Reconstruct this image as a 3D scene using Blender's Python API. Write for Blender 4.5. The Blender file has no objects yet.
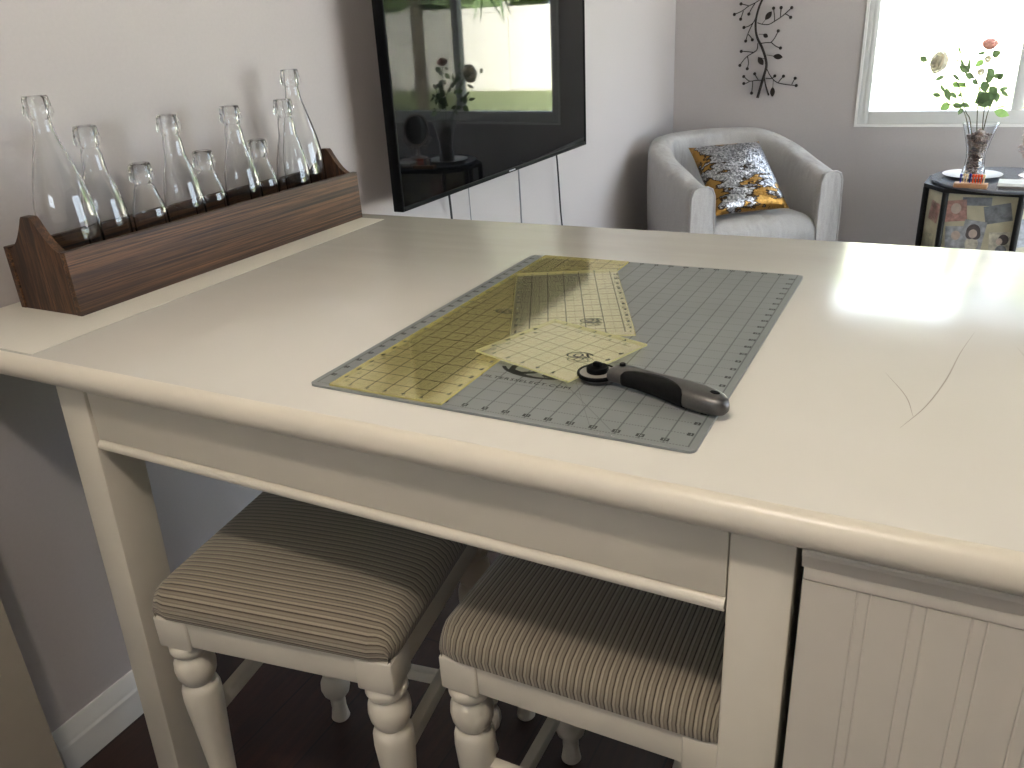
import bpy, bmesh, math, random
from mathutils import Vector, Matrix, noise
from math import sin, cos, pi, radians, sqrt

# ------------------------------------------------------------------ camera, light, exposure
S = bpy.context.scene
COL = S.collection
cam_d = bpy.data.cameras.new('camera')
cam = bpy.data.objects.new('camera', cam_d)
COL.objects.link(cam)
S.camera = cam
cam_d.sensor_width = 36.0
cam_d.lens = 813.573 * 36 / 1024
cam_d.clip_start = 0.02
cam_d.clip_end = 200
RW = [[0.8879318171962384, 0.13899583209689018, -0.43847148900483784],
      [0.4567209632639282, -0.3796067610509726, 0.8045524648384945],
      [-0.05461730243884383, -0.9146468529558938, -0.4005472314848664]]
CP = (1.23085666, -0.61676552, 1.29783209)
cam.matrix_world = Matrix([[RW[0][0], -RW[0][1], -RW[0][2], CP[0]],
                           [RW[1][0], -RW[1][1], -RW[1][2], CP[1]],
                           [RW[2][0], -RW[2][1], -RW[2][2], CP[2]],
                           [0, 0, 0, 1]])

world = bpy.data.worlds.new('sky')
S.world = world
world.use_nodes = True
wn = world.node_tree.nodes
bg = wn['Background']
bg.inputs[0].default_value = (0.76, 0.85, 1.0, 1)
bg.inputs[1].default_value = 5.7

sun_d = bpy.data.lights.new('sun', 'SUN')
sun_d.energy = 54
sun_d.angle = radians(1.0)
sun_d.color = (1, 0.97, 0.92)
sun = bpy.data.objects.new('sun', sun_d)
COL.objects.link(sun)
sun.rotation_euler = Vector((0.25, 0.7, -0.85)).to_track_quat('-Z', 'Y').to_euler()

S.view_settings.view_transform = 'Standard'
S.view_settings.look = 'None'
S.view_settings.gamma = 1
S.view_settings.use_curve_mapping = False
S.view_settings.exposure = 0.66

def portal(name, loc, direction, sx, sy):
    """marks the opening the sky light comes in through"""
    d = bpy.data.lights.new(name, 'AREA')
    d.shape = 'RECTANGLE'
    d.size, d.size_y = sx, sy
    d.cycles.is_portal = True
    o = bpy.data.objects.new(name, d)
    COL.objects.link(o)
    o.location = loc
    o.rotation_euler = Vector(direction).to_track_quat('-Z', 'Z').to_euler()
    return o
portal('door_portal', (4.44, 2.1, 1.05), (-1, 0, 0), 3.1, 2.1)
portal('fill_portal', (0.55, -3.06, 1.70), (0, 1, 0), 1.2, 0.50)  # sky light through the added fill window behind the camera
portal('window_portal', (1.446, 4.1, 1.32), (0, -1, 0), 1.35, 1.15)
LAMP_POS = (1.0, -0.78, 2.28)
LAMP_W = 23
LAMP_COL = (1.0, 0.90, 0.80)

# ------------------------------------------------------------------ materials
def lin(c):
    return tuple(((v / 255) / 12.92 if v / 255 <= 0.04045 else ((v / 255 + 0.055) / 1.055) ** 2.4) for v in c) + (1,)

class NT:
    def __init__(s, name):
        s.m = bpy.data.materials.new(name)
        s.m.use_nodes = True
        s.t = s.m.node_tree
        s.n = s.t.nodes
        s.p = s.n['Principled BSDF']
        s.out = s.n['Material Output']
    def add(s, typ, **kw):
        nd = s.n.new(typ)
        for k, v in kw.items():
            setattr(nd, k, v)
        return nd
    def link(s, a, b):
        s.t.links.new(a, b)
    def setin(s, inp, v):
        if isinstance(v, bpy.types.NodeSocket):
            s.link(v, inp)
        else:
            inp.default_value = v
    def math(s, op, a, b=0.0, c=0.0):
        nd = s.add('ShaderNodeMath', operation=op)
        s.setin(nd.inputs[0], a)
        s.setin(nd.inputs[1], b)
        if len(nd.inputs) > 2:
            s.setin(nd.inputs[2], c)
        return nd.outputs[0]
    def coords(s, kind='Object'):
        return s.add('ShaderNodeTexCoord').outputs[kind]
    def sep(s, v):
        nd = s.add('ShaderNodeSeparateXYZ')
        s.link(v, nd.inputs[0])
        return nd.outputs
    def mapping(s, v, scale=(1, 1, 1), rot=(0, 0, 0), loc=(0, 0, 0)):
        nd = s.add('ShaderNodeMapping')
        s.link(v, nd.inputs[0])
        nd.inputs['Scale'].default_value = scale
        nd.inputs['Rotation'].default_value = rot
        nd.inputs['Location'].default_value = loc
        return nd.outputs[0]
    def noise(s, v, scale=5, detail=3, rough=0.5):
        nd = s.add('ShaderNodeTexNoise')
        s.link(v, nd.inputs['Vector'])
        nd.inputs['Scale'].default_value = scale
        nd.inputs['Detail'].default_value = detail
        nd.inputs['Roughness'].default_value = rough
        return nd.outputs[0]
    def ramp(s, f, stops):
        nd = s.add('ShaderNodeValToRGB')
        s.link(f, nd.inputs[0])
        e = nd.color_ramp.elements
        while len(e) > 1:
            e.remove(e[0])
        e[0].position, e[0].color = stops[0][0], stops[0][1]
        for p, c in stops[1:]:
            x = e.new(p)
            x.color = c
        return nd.outputs[0]
    def mix(s, f, a, b):
        nd = s.add('ShaderNodeMix', data_type='RGBA')
        s.setin(nd.inputs[0], f)
        s.setin(nd.inputs[6], a)
        s.setin(nd.inputs[7], b)
        return nd.outputs[2]
    def bump(s, h, strength=0.3, dist=0.002):
        nd = s.add('ShaderNodeBump')
        s.link(h, nd.inputs['Height'])
        nd.inputs['Strength'].default_value = strength
        nd.inputs['Distance'].default_value = dist
        s.link(nd.outputs[0], s.p.inputs['Normal'])
        return nd
    def base(s, c):
        s.setin(s.p.inputs['Base Color'], c)
    def rough(s, r):
        s.setin(s.p.inputs['Roughness'], r)

def simple(name, rgb, rough=0.5, metal=0.0, noise_amt=0.05, nscale=30, bump=0.0, bdist=0.001, coat=0.0):
    t = NT(name)
    co = t.coords()
    c = lin(rgb)
    n = t.noise(co, nscale, 3)
    lo = tuple(v * (1 - noise_amt) for v in c[:3]) + (1,)
    hi = tuple(min(1, v * (1 + noise_amt)) for v in c[:3]) + (1,)
    t.base(t.ramp(n, [(0.3, lo), (0.7, hi)]))
    t.rough(rough)
    t.p.inputs['Metallic'].default_value = metal
    if coat:
        t.p.inputs['Coat Weight'].default_value = coat
        t.p.inputs['Coat Roughness'].default_value = 0.08
    if bump:
        t.bump(n, bump, bdist)
    return t.m

def glass(name, tint=(1, 1, 1, 1), ior=1.47):
    t = NT(name)
    t.base(tint)
    t.rough(0.0)
    t.p.inputs['Transmission Weight'].default_value = 1
    t.p.inputs['IOR'].default_value = ior
    return t.m

M = {}
M['wall'] = simple('wall_paint', (179, 173, 172), 0.75, nscale=140, noise_amt=0.015, bump=0.12, bdist=0.0006)
M['ceiling'] = simple('ceiling_paint', (225, 223, 218), 0.9, nscale=60, noise_amt=0.02, bump=0.2)
M['trim'] = simple('white_trim_paint', (214, 214, 212), 0.4, nscale=20, noise_amt=0.02)
M['cream'] = simple('cream_painted_wood', (206, 198, 183), 0.34, nscale=14, noise_amt=0.02, bump=0.04)
M['cream2'] = simple('cream_cabinet_paint', (200, 192, 180), 0.45, nscale=14, noise_amt=0.02, bump=0.04)
M['darkgap'] = simple('unpainted_dark_edge', (34, 30, 26), 0.8)
M['black_plastic'] = simple('black_plastic', (9, 9, 10), 0.45, noise_amt=0.0)
M['black_plastic'].node_tree.nodes['Principled BSDF'].inputs['Specular IOR Level'].default_value = 0.08
M['black_rubber'] = simple('black_rubber', (9, 9, 10), 0.62, nscale=400, noise_amt=0.1, bump=0.2, bdist=0.0004)
M['black_wood'] = simple('black_lacquered_wood', (17, 15, 14), 0.55, nscale=40, noise_amt=0.2)
M['iron'] = simple('dark_iron', (42, 34, 28), 0.55, metal=0.5, nscale=90, noise_amt=0.25)
M['black_rubber'].node_tree.nodes['Principled BSDF'].inputs['Specular IOR Level'].default_value = 0.15
M['cable_black'] = simple('black_cable', (18, 18, 19), 0.5)
M['cable_grey'] = simple('grey_cable', (130, 130, 134), 0.5)
M['gunmetal'] = simple('gunmetal_plastic', (98, 96, 95), 0.36, metal=0.75, nscale=300, noise_amt=0.06)
M['guard'] = simple('satin_guard_plate', (168, 164, 158), 0.45, metal=0.5, noise_amt=0.02)
M['steel'] = simple('blade_steel', (190, 188, 182), 0.22, metal=0.9, noise_amt=0.02)
M['white_plate'] = simple('white_ceramic', (240, 240, 240), 0.2, noise_amt=0.0)
M['glass'] = glass('clear_glass', (0.985, 0.99, 0.99, 1))
M['vase_glass'] = glass('vase_glass', (0.97, 0.98, 1.0, 1))
M['silver_frame'] = simple('rose_silver_metal', (206, 190, 184), 0.3, metal=0.8, nscale=200, noise_amt=0.2, bump=0.3)
M['mirror'] = simple('mirror_silver', (200, 208, 215), 0.03, metal=1.0, noise_amt=0.0)
M['pegwood'] = simple('peg_board_wood', (176, 130, 92), 0.5, nscale=60, noise_amt=0.12)
M['orange'] = simple('orange_plastic', (240, 84, 30), 0.35)
M['blue'] = simple('blue_plastic', (40, 44, 150), 0.35)
M['paleyellow'] = simple('pale_plastic', (240, 214, 170), 0.35)
M['white_box'] = simple('white_card', (236, 234, 232), 0.5, noise_amt=0.01)
M['pinkcloth'] = simple('pale_pink_cloth', (226, 206, 204), 0.8, nscale=60, noise_amt=0.05)
M['stone_g'] = simple('river_stones', (150, 130, 116), 0.55, nscale=38, noise_amt=0.5)
M['leaf'] = simple('leaf_green', (92, 112, 72), 0.5, nscale=60, noise_amt=0.3)
M['leaf_light'] = simple('leaf_light_green', (124, 152, 84), 0.5, nscale=60, noise_amt=0.25)
def translucent(m, c, f=0.5):
    nt = m.node_tree
    p, o_ = nt.nodes['Principled BSDF'], nt.nodes['Material Output']
    tr = nt.nodes.new('ShaderNodeBsdfTranslucent'); tr.inputs[0].default_value = lin(c)
    mx = nt.nodes.new('ShaderNodeMixShader'); mx.inputs[0].default_value = f
    nt.links.new(p.outputs[0], mx.inputs[1]); nt.links.new(tr.outputs[0], mx.inputs[2]); nt.links.new(mx.outputs[0], o_.inputs[0])
translucent(M['leaf'], (104, 124, 84), 0.35); translucent(M['leaf_light'], (140, 172, 98), 0.45)
M['stem'] = simple('stem_brown_green', (74, 72, 40), 0.6)
M['rose_white'] = simple('white_rose_petal', (250, 246, 236), 0.6, nscale=60, noise_amt=0.06)
M['rose_pink'] = simple('pink_rose_petal', (248, 218, 212), 0.6, nscale=60, noise_amt=0.1)
translucent(M['rose_white'], (255, 252, 244), 0.8); translucent(M['rose_pink'], (255, 228, 220), 0.8)
M['yellow_core'] = simple('yellow_flower_centre', (226, 190, 60), 0.6)
M['print_black'] = simple('black_print', (22, 24, 24), 0.5, noise_amt=0)
M['print_grey'] = simple('grey_print', (140, 146, 146), 0.5, noise_amt=0)
M['logo_grey'] = simple('light_grey_badge', (190, 190, 195), 0.4, noise_amt=0)
M['outdoor_fence'] = simple('vinyl_fence', (232, 225, 214), 0.6, nscale=3, noise_amt=0.03)
M['palm_bark'] = simple('palm_bark', (120, 108, 92), 0.8, nscale=30, noise_amt=0.3)
M['frond'] = simple('palm_frond', (84, 112, 60), 0.6, nscale=10, noise_amt=0.3)
M['hedge'] = simple('hedge_leaves', (112, 132, 82), 0.7, nscale=8, noise_amt=0.5, bump=0.6, bdist=0.1)
M['outlet'] = simple('lamp_white_plastic', (230, 228, 222), 0.4, noise_amt=0)
M['scratch'] = simple('scuff_mark', (150, 142, 132), 0.5, noise_amt=0.05)
M['underfloor'] = simple('outdoor_stucco', (206, 198, 186), 0.9, nscale=80)

def mk_tabletop():
    t = NT('cream_lacquered_top')
    co = t.coords()
    n = t.noise(co, 2.2, 3, 0.55)
    st = t.noise(t.mapping(co, (1.2, 7, 1)), 3.0, 4, 0.6)
    c1 = t.ramp(n, [(0.35, lin((204, 200, 192))), (0.68, lin((209, 205, 198)))])
    wear = t.noise(t.mapping(co, (3, 1.2, 1), loc=(3, 1, 0)), 2.2, 5, 0.65)
    c2 = t.mix(t.ramp(wear, [(0.58, (0, 0, 0, 1)), (0.80, (0.16, 0.16, 0.16, 1))]), c1, lin((186, 179, 168)))
    t.base(c2)
    t.rough(t.ramp(st, [(0.3, (0.17, 0.17, 0.17, 1)), (0.75, (0.22, 0.22, 0.22, 1))]))
    t.bump(t.noise(t.mapping(co, (2, 9, 1)), 3, 2), 0.04, 0.0006)
    return t.m
M['top'] = mk_tabletop()

def mk_floor():
    t = NT('dark_wood_planks')
    co = t.coords()
    b = t.add('ShaderNodeTexBrick')
    t.link(t.mapping(co, (1, 1, 1), rot=(0, 0, radians(90))), b.inputs['Vector'])
    b.inputs['Scale'].default_value = 1
    b.inputs['Brick Width'].default_value = 1.2
    b.inputs['Row Height'].default_value = 0.13
    b.inputs['Mortar Size'].default_value = 0.002
    b.inputs['Color1'].default_value = lin((66, 40, 31))
    b.inputs['Color2'].default_value = lin((50, 31, 26))
    b.inputs['Mortar'].default_value = lin((20, 13, 11))
    g = t.noise(t.mapping(co, (30, 2.5, 1)), 3, 5, 0.6)
    t.base(t.mix(t.ramp(g, [(0.35, (0.1, 0.1, 0.1, 1)), (0.7, (0.75, 0.75, 0.75, 1))]), b.outputs[0], lin((34, 23, 20))))
    t.rough(0.42)
    t.bump(g, 0.15, 0.001)
    return t.m
M['floor'] = mk_floor()

def mk_wood(name, axis):
    t = NT(name)
    co = t.coords()
    sc = {'y': (50, 0.55, 50), 'z': (30, 30, 2.0)}[axis]
    g = t.noise(t.mapping(co, sc), 3.2, 6, 0.62)
    g2 = t.noise(t.mapping(co, tuple(v * 0.35 for v in sc), loc=(5, 2, 1)), 3.0, 3, 0.5)
    c = t.ramp(g, [(0.30, lin((28, 18, 13))), (0.44, lin((62, 41, 27))), (0.52, lin((116, 80, 50))), (0.58, lin((56, 38, 26))), (0.68, lin((106, 72, 46)))])
    c = t.mix(t.ramp(g2, [(0.40, (0, 0, 0, 1)), (0.62, (0.75, 0.75, 0.75, 1))]), c, lin((44, 28, 21)))
    t.base(c)
    t.rough(0.55)
    t.bump(g, 0.5, 0.001)
    return t.m
M['wood_y'] = mk_wood('torched_wood_long_grain', 'y')
M['wood_z'] = mk_wood('torched_wood_upright_grain', 'z')

def mk_stripes():
    t = NT('striped_corded_fabric')
    uv = t.sep(t.coords('UV'))
    u = t.math('DIVIDE', uv[0], 0.0097)
    fr = t.math('FRACT', u)
    c = t.ramp(fr, [(0.0, lin((62, 50, 40))), (0.11, lin((52, 43, 35))), (0.17, lin((154, 144, 126))), (0.42, lin((160, 150, 132))),
                    (0.50, lin((120, 111, 97))), (0.60, lin((116, 108, 95))), (0.68, lin((138, 129, 112))), (0.93, lin((126, 117, 102))), (1.0, lin((62, 50, 40)))])
    w = t.noise(t.mapping(t.coords('UV'), (900, 260, 1)), 1, 2)
    t.base(t.mix(t.ramp(w, [(0.3, (0, 0, 0, 1)), (0.8, (0.35, 0.35, 0.35, 1))]), c, lin((120, 106, 86))))
    t.rough(0.9)
    h = t.math('ABSOLUTE', t.math('SINE', t.math('MULTIPLY', u, 2 * pi)))
    t.bump(h, 0.6, 0.0012)
    t.p.inputs['Sheen Weight'].default_value = 0.2
    return t.m
M['stripes'] = mk_stripes()

def mk_slip():
    t = NT('grey_cotton_slipcover')
    co = t.coords()
    n = t.noise(co, 300, 2)
    f = t.noise(t.mapping(co, (3, 3, 1.2)), 2.6, 3, 0.5)
    t.base(t.ramp(n, [(0.3, lin((168, 165, 163))), (0.7, lin((180, 177, 175)))]))
    t.rough(0.85)
    t.bump(f, 0.7, 0.06)
    return t.m
M['slip'] = mk_slip()

def mk_sequin():
    t = NT('two_tone_sequins')
    co = t.coords()
    x, y, z = t.sep(co)
    n = t.noise(t.mapping(co, (1, 1, 2.0), loc=(1.7, 0.3, 0.2)), 9.5, 4, 0.6)
    # gold shows along the left edge, the top hem and the lower half
    left = t.math('SUBTRACT', -0.132, x)
    low = t.math('SUBTRACT', -0.06, z)
    topm = t.math('SUBTRACT', z, 0.170)
    g1 = t.math('MULTIPLY', t.math('MAXIMUM', t.math('MAXIMUM', left, topm), t.math('MULTIPLY', low, 0.22)), 3.2)
    g = t.math('ADD', t.math('MAXIMUM', g1, -0.14), n)
    gm = t.ramp(g, [(0.555, (0, 0, 0, 1)), (0.575, (1, 1, 1, 1))])
    edge = t.ramp(g, [(0.525, (0, 0, 0, 1)), (0.55, (1, 1, 1, 1)), (0.575, (1, 1, 1, 1)), (0.6, (0, 0, 0, 1))])
    v = t.add('ShaderNodeTexVoronoi')
    t.link(co, v.inputs['Vector'])
    v.inputs['Scale'].default_value = 150
    sil = t.ramp(v.outputs['Color'], [(0.0, lin((84, 84, 88))), (0.4, lin((130, 130, 134))), (1.0, lin((200, 200, 204)))])
    c = t.mix(gm, sil, lin((150, 112, 52)))
    t.base(t.mix(edge, c, lin((52, 40, 26))))
    t.p.inputs['Metallic'].default_value = 0.75
    t.rough(0.34)
    sub = t.add('ShaderNodeVectorMath', operation='SUBTRACT')
    t.link(v.outputs['Color'], sub.inputs[0])
    sub.inputs[1].default_value = (0.5, 0.5, 0.5)
    sc = t.add('ShaderNodeVectorMath', operation='SCALE')
    t.link(sub.outputs[0], sc.inputs[0])
    sc.inputs['Scale'].default_value = 0.30
    ad = t.add('ShaderNodeVectorMath', operation='ADD')
    geo = t.add('ShaderNodeNewGeometry')
    t.link(geo.outputs['Normal'], ad.inputs[0])
    t.link(sc.outputs[0], ad.inputs[1])
    nm = t.add('ShaderNodeVectorMath', operation='NORMALIZE')
    t.link(ad.outputs[0], nm.inputs[0])
    t.link(nm.outputs[0], t.p.inputs['Normal'])
    return t.m
M['sequin'] = mk_sequin()
IN = 0.0254

def mk_mat():
    t = NT('grey_self_healing_mat')
    co = t.coords()
    x, y, z = t.sep(co)
    u = t.math('DIVIDE', x, IN)
    v = t.math('DIVIDE', y, IN)
    def line(c, w):  # mask near integers
        d = t.math('ABSOLUTE', t.math('SUBTRACT', t.math('FRACT', t.math('ADD', c, 0.5)), 0.5))
        return t.math('LESS_THAN', d, w)
    vert = line(u, 0.035)
    dash = t.math('LESS_THAN', t.math('FRACT', t.math('MULTIPLY', u, 8.0)), 0.62)
    hor = t.math('MULTIPLY', line(v, 0.035), dash)
    # 45 degree guide lines
    d1 = t.math('LESS_THAN', t.math('ABSOLUTE', t.math('SUBTRACT', t.math('ADD', u, v), 15.0)), 0.03)
    d2 = t.math('LESS_THAN', t.math('ABSOLUTE', t.math('SUBTRACT', t.math('MULTIPLY', t.math('SUBTRACT', 14.0, u), 1.732), v)), 0.03)
    m = t.math('MAXIMUM', t.math('MAXIMUM', vert, t.math('MULTIPLY', hor, 0.75)), t.math('MULTIPLY', t.math('MAXIMUM', d1, d2), 0.55))
    inx = t.math('MULTIPLY', t.math('GREATER_THAN', u, -0.04), t.math('LESS_THAN', u, 18.04))
    iny = t.math('MULTIPLY', t.math('GREATER_THAN', v, -0.04), t.math('LESS_THAN', v, 24.04))
    m = t.math('MULTIPLY', m, t.math('MULTIPLY', inx, iny))
    n = t.noise(co, 6, 3)
    base = t.ramp(n, [(0.3, lin((119, 123, 123))), (0.7, lin((128, 132, 132)))])
    sc = t.noise(t.mapping(co, (8, 22, 1), rot=(0, 0, 0.4)), 3, 5, 0.7)
    spot = t.noise(co, 5, 1)
    scm = t.math('MULTIPLY', t.math('GREATER_THAN', sc, 0.70), t.math('GREATER_THAN', spot, 0.52))
    base = t.mix(t.math('MULTIPLY', scm, 0.6), base, lin((188, 192, 192)))
    t.base(t.mix(t.math('MULTIPLY', m, 0.75), base, lin((58, 62, 63))))
    t.rough(0.42)
    t.bump(t.noise(co, 900, 2), 0.1, 0.0002)
    return t.m
M['mat'] = mk_mat()

def mk_ruler(name, wid, ln, tint, body, milk=0.22, ink=0.7):
    t = NT(name)
    co = t.coords()
    x, y, z = t.sep(co)
    u = t.math('DIVIDE', x, IN)
    v = t.math('DIVIDE', y, IN)
    def line(c, w, per=1.0):
        cc = t.math('DIVIDE', c, per)
        d = t.math('ABSOLUTE', t.math('SUBTRACT', t.math('FRACT', t.math('ADD', cc, 0.5)), 0.5))
        return t.math('LESS_THAN', d, w / per)
    m = t.math('MAXIMUM', line(u, 0.034), line(v, 0.034))
    m = t.math('MAXIMUM', m, t.math('MULTIPLY', t.math('MAXIMUM', line(u, 0.014, 0.5), line(v, 0.014, 0.5)), 0.45))
    for k in (wid / 2,):
        m = t.math('MAXIMUM', m, t.math('MULTIPLY', t.math('LESS_THAN', t.math('ABSOLUTE', t.math('SUBTRACT', t.math('SUBTRACT', u, k), t.math('SUBTRACT', v, 6.0))), 0.025), t.math('LESS_THAN', v, 9.0)))
    inx = t.math('MULTIPLY', t.math('GREATER_THAN', u, 0.4), t.math('LESS_THAN', u, wid - 0.4))
    iny = t.math('MULTIPLY', t.math('GREATER_THAN', v, 0.4), t.math('LESS_THAN', v, ln - 0.4))
    geo = t.add('ShaderNodeNewGeometry')
    nz = t.sep(geo.outputs['Normal'])[2]
    up = t.math('GREATER_THAN', nz, 0.5)
    m = t.math('MULTIPLY', t.math('MULTIPLY', m, up), t.math('MULTIPLY', inx, iny))
    tr = t.add('ShaderNodeBsdfTransparent')
    tr.inputs[0].default_value = tint
    # faint milky body so the acrylic catches light
    df = t.add('ShaderNodeBsdfDiffuse')
    df.inputs[0].default_value = body
    a = t.add('ShaderNodeMixShader')
    side = t.math('LESS_THAN', t.math('ABSOLUTE', nz), 0.5)
    t.setin(a.inputs[0], t.math('ADD', t.math('MULTIPLY', up, milk), t.math('MULTIPLY', side, 0.4)))
    t.link(tr.outputs[0], a.inputs[1])
    t.link(df.outputs[0], a.inputs[2])
    dk = t.add('ShaderNodeBsdfDiffuse')
    dk.inputs[0].default_value = lin((40, 40, 28))
    b = t.add('ShaderNodeMixShader')
    t.link(t.math('MULTIPLY', m, ink), b.inputs[0])
    t.link(a.outputs[0], b.inputs[1])
    t.link(dk.outputs[0], b.inputs[2])
    gl = t.add('ShaderNodeBsdfGlossy')
    gl.inputs['Roughness'].default_value = 0.08
    fr = t.add('ShaderNodeFresnel')
    fr.inputs['IOR'].default_value = 1.49
    c = t.add('ShaderNodeMixShader')
    t.link(t.math('MULTIPLY', fr.outputs[0], up), c.inputs[0])
    t.link(b.outputs[0], c.inputs[1])
    t.link(gl.outputs[0], c.inputs[2])
    t.link(c.outputs[0], t.out.inputs['Surface'])
    return t.m

def mk_liner():
    t = NT('dotted_white_shelf_liner')
    co = t.coords()
    v = t.add('ShaderNodeTexVoronoi')
    t.link(co, v.inputs['Vector'])
    v.inputs['Scale'].default_value = 260
    v.inputs['Randomness'].default_value = 0.0
    t.base(t.ramp(v.outputs['Distance'], [(0.2, lin((218, 213, 203))), (0.5, lin((200, 194, 182)))]))
    t.rough(0.5)
    t.bump(v.outputs['Distance'], 0.5, 0.0008)
    return t.m
M['liner'] = mk_liner()

def mk_tv():
    t = NT('glossy_dark_screen')
    t.base((0.003, 0.003, 0.003, 1))
    t.rough(0.025)
    t.p.inputs['IOR'].default_value = 1.31
    return t.m
M['screen'] = mk_tv()

def mk_pane(name, tint, gl=0.06):
    t = NT(name)
    tr = t.add('ShaderNodeBsdfTransparent')
    tr.inputs[0].default_value = tint
    g = t.add('ShaderNodeBsdfGlossy')
    g.inputs['Roughness'].default_value = 0.01
    fr = t.add('ShaderNodeFresnel')
    fr.inputs['IOR'].default_value = 1.2
    m = t.add('ShaderNodeMixShader')
    geo = t.add('ShaderNodeNewGeometry')
    t.link(t.math('MULTIPLY', fr.outputs[0], t.math('SUBTRACT', 1.0, geo.outputs['Backfacing'])), m.inputs[0])
    t.link(tr.outputs[0], m.inputs[1])
    t.link(g.outputs[0], m.inputs[2])
    t.link(m.outputs[0], t.out.inputs['Surface'])
    return t.m
M['pane'] = mk_pane('window_glass', (0.96, 0.98, 0.97, 1))

def mk_screen_mesh():
    t = NT('grey_insect_mesh')
    tr = t.add('ShaderNodeBsdfTransparent')
    df = t.add('ShaderNodeBsdfDiffuse')
    df.inputs[0].default_value = (0.1, 0.1, 0.11, 1)
    m = t.add('ShaderNodeMixShader')
    m.inputs[0].default_value = 0.45
    t.link(tr.outputs[0], m.inputs[1])
    t.link(df.outputs[0], m.inputs[2])
    t.link(m.outputs[0], t.out.inputs['Surface'])
    return t.m
M['insect'] = mk_screen_mesh()

def mk_lawn():
    t = NT('lawn_grass')
    co = t.coords()
    t.base(t.ramp(t.noise(co, 9, 5, 0.7), [(0.3, lin((96, 106, 66))), (0.7, lin((122, 128, 88)))]))
    t.rough(0.9)
    t.bump(t.noise(co, 60, 3), 0.5, 0.02)
    return t.m
M['lawn'] = mk_lawn()

def mk_emit(name, col, s):
    t = NT(name)
    t.p.inputs['Emission Color'].default_value = col
    t.p.inputs['Emission Strength'].default_value = s
    t.base(col)
    return t.m
M['bulb'] = mk_emit('frosted_lit_glass', (1, 0.88, 0.7, 1), 3.0)

# ------------------------------------------------------------------ mesh helpers
def tag(o, label=None, cat=None, group=None, kind=None):
    if label: o['label'] = label
    if cat: o['category'] = cat
    if group: o['group'] = group
    if kind: o['kind'] = kind
    return o

def empty(name, loc=(0, 0, 0), rz=0, rot=None):
    o = bpy.data.objects.new(name, None)
    COL.objects.link(o)
    o.empty_display_size = 0.05
    o.location = loc
    o.rotation_euler = rot if rot else (0, 0, rz)
    return o

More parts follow.
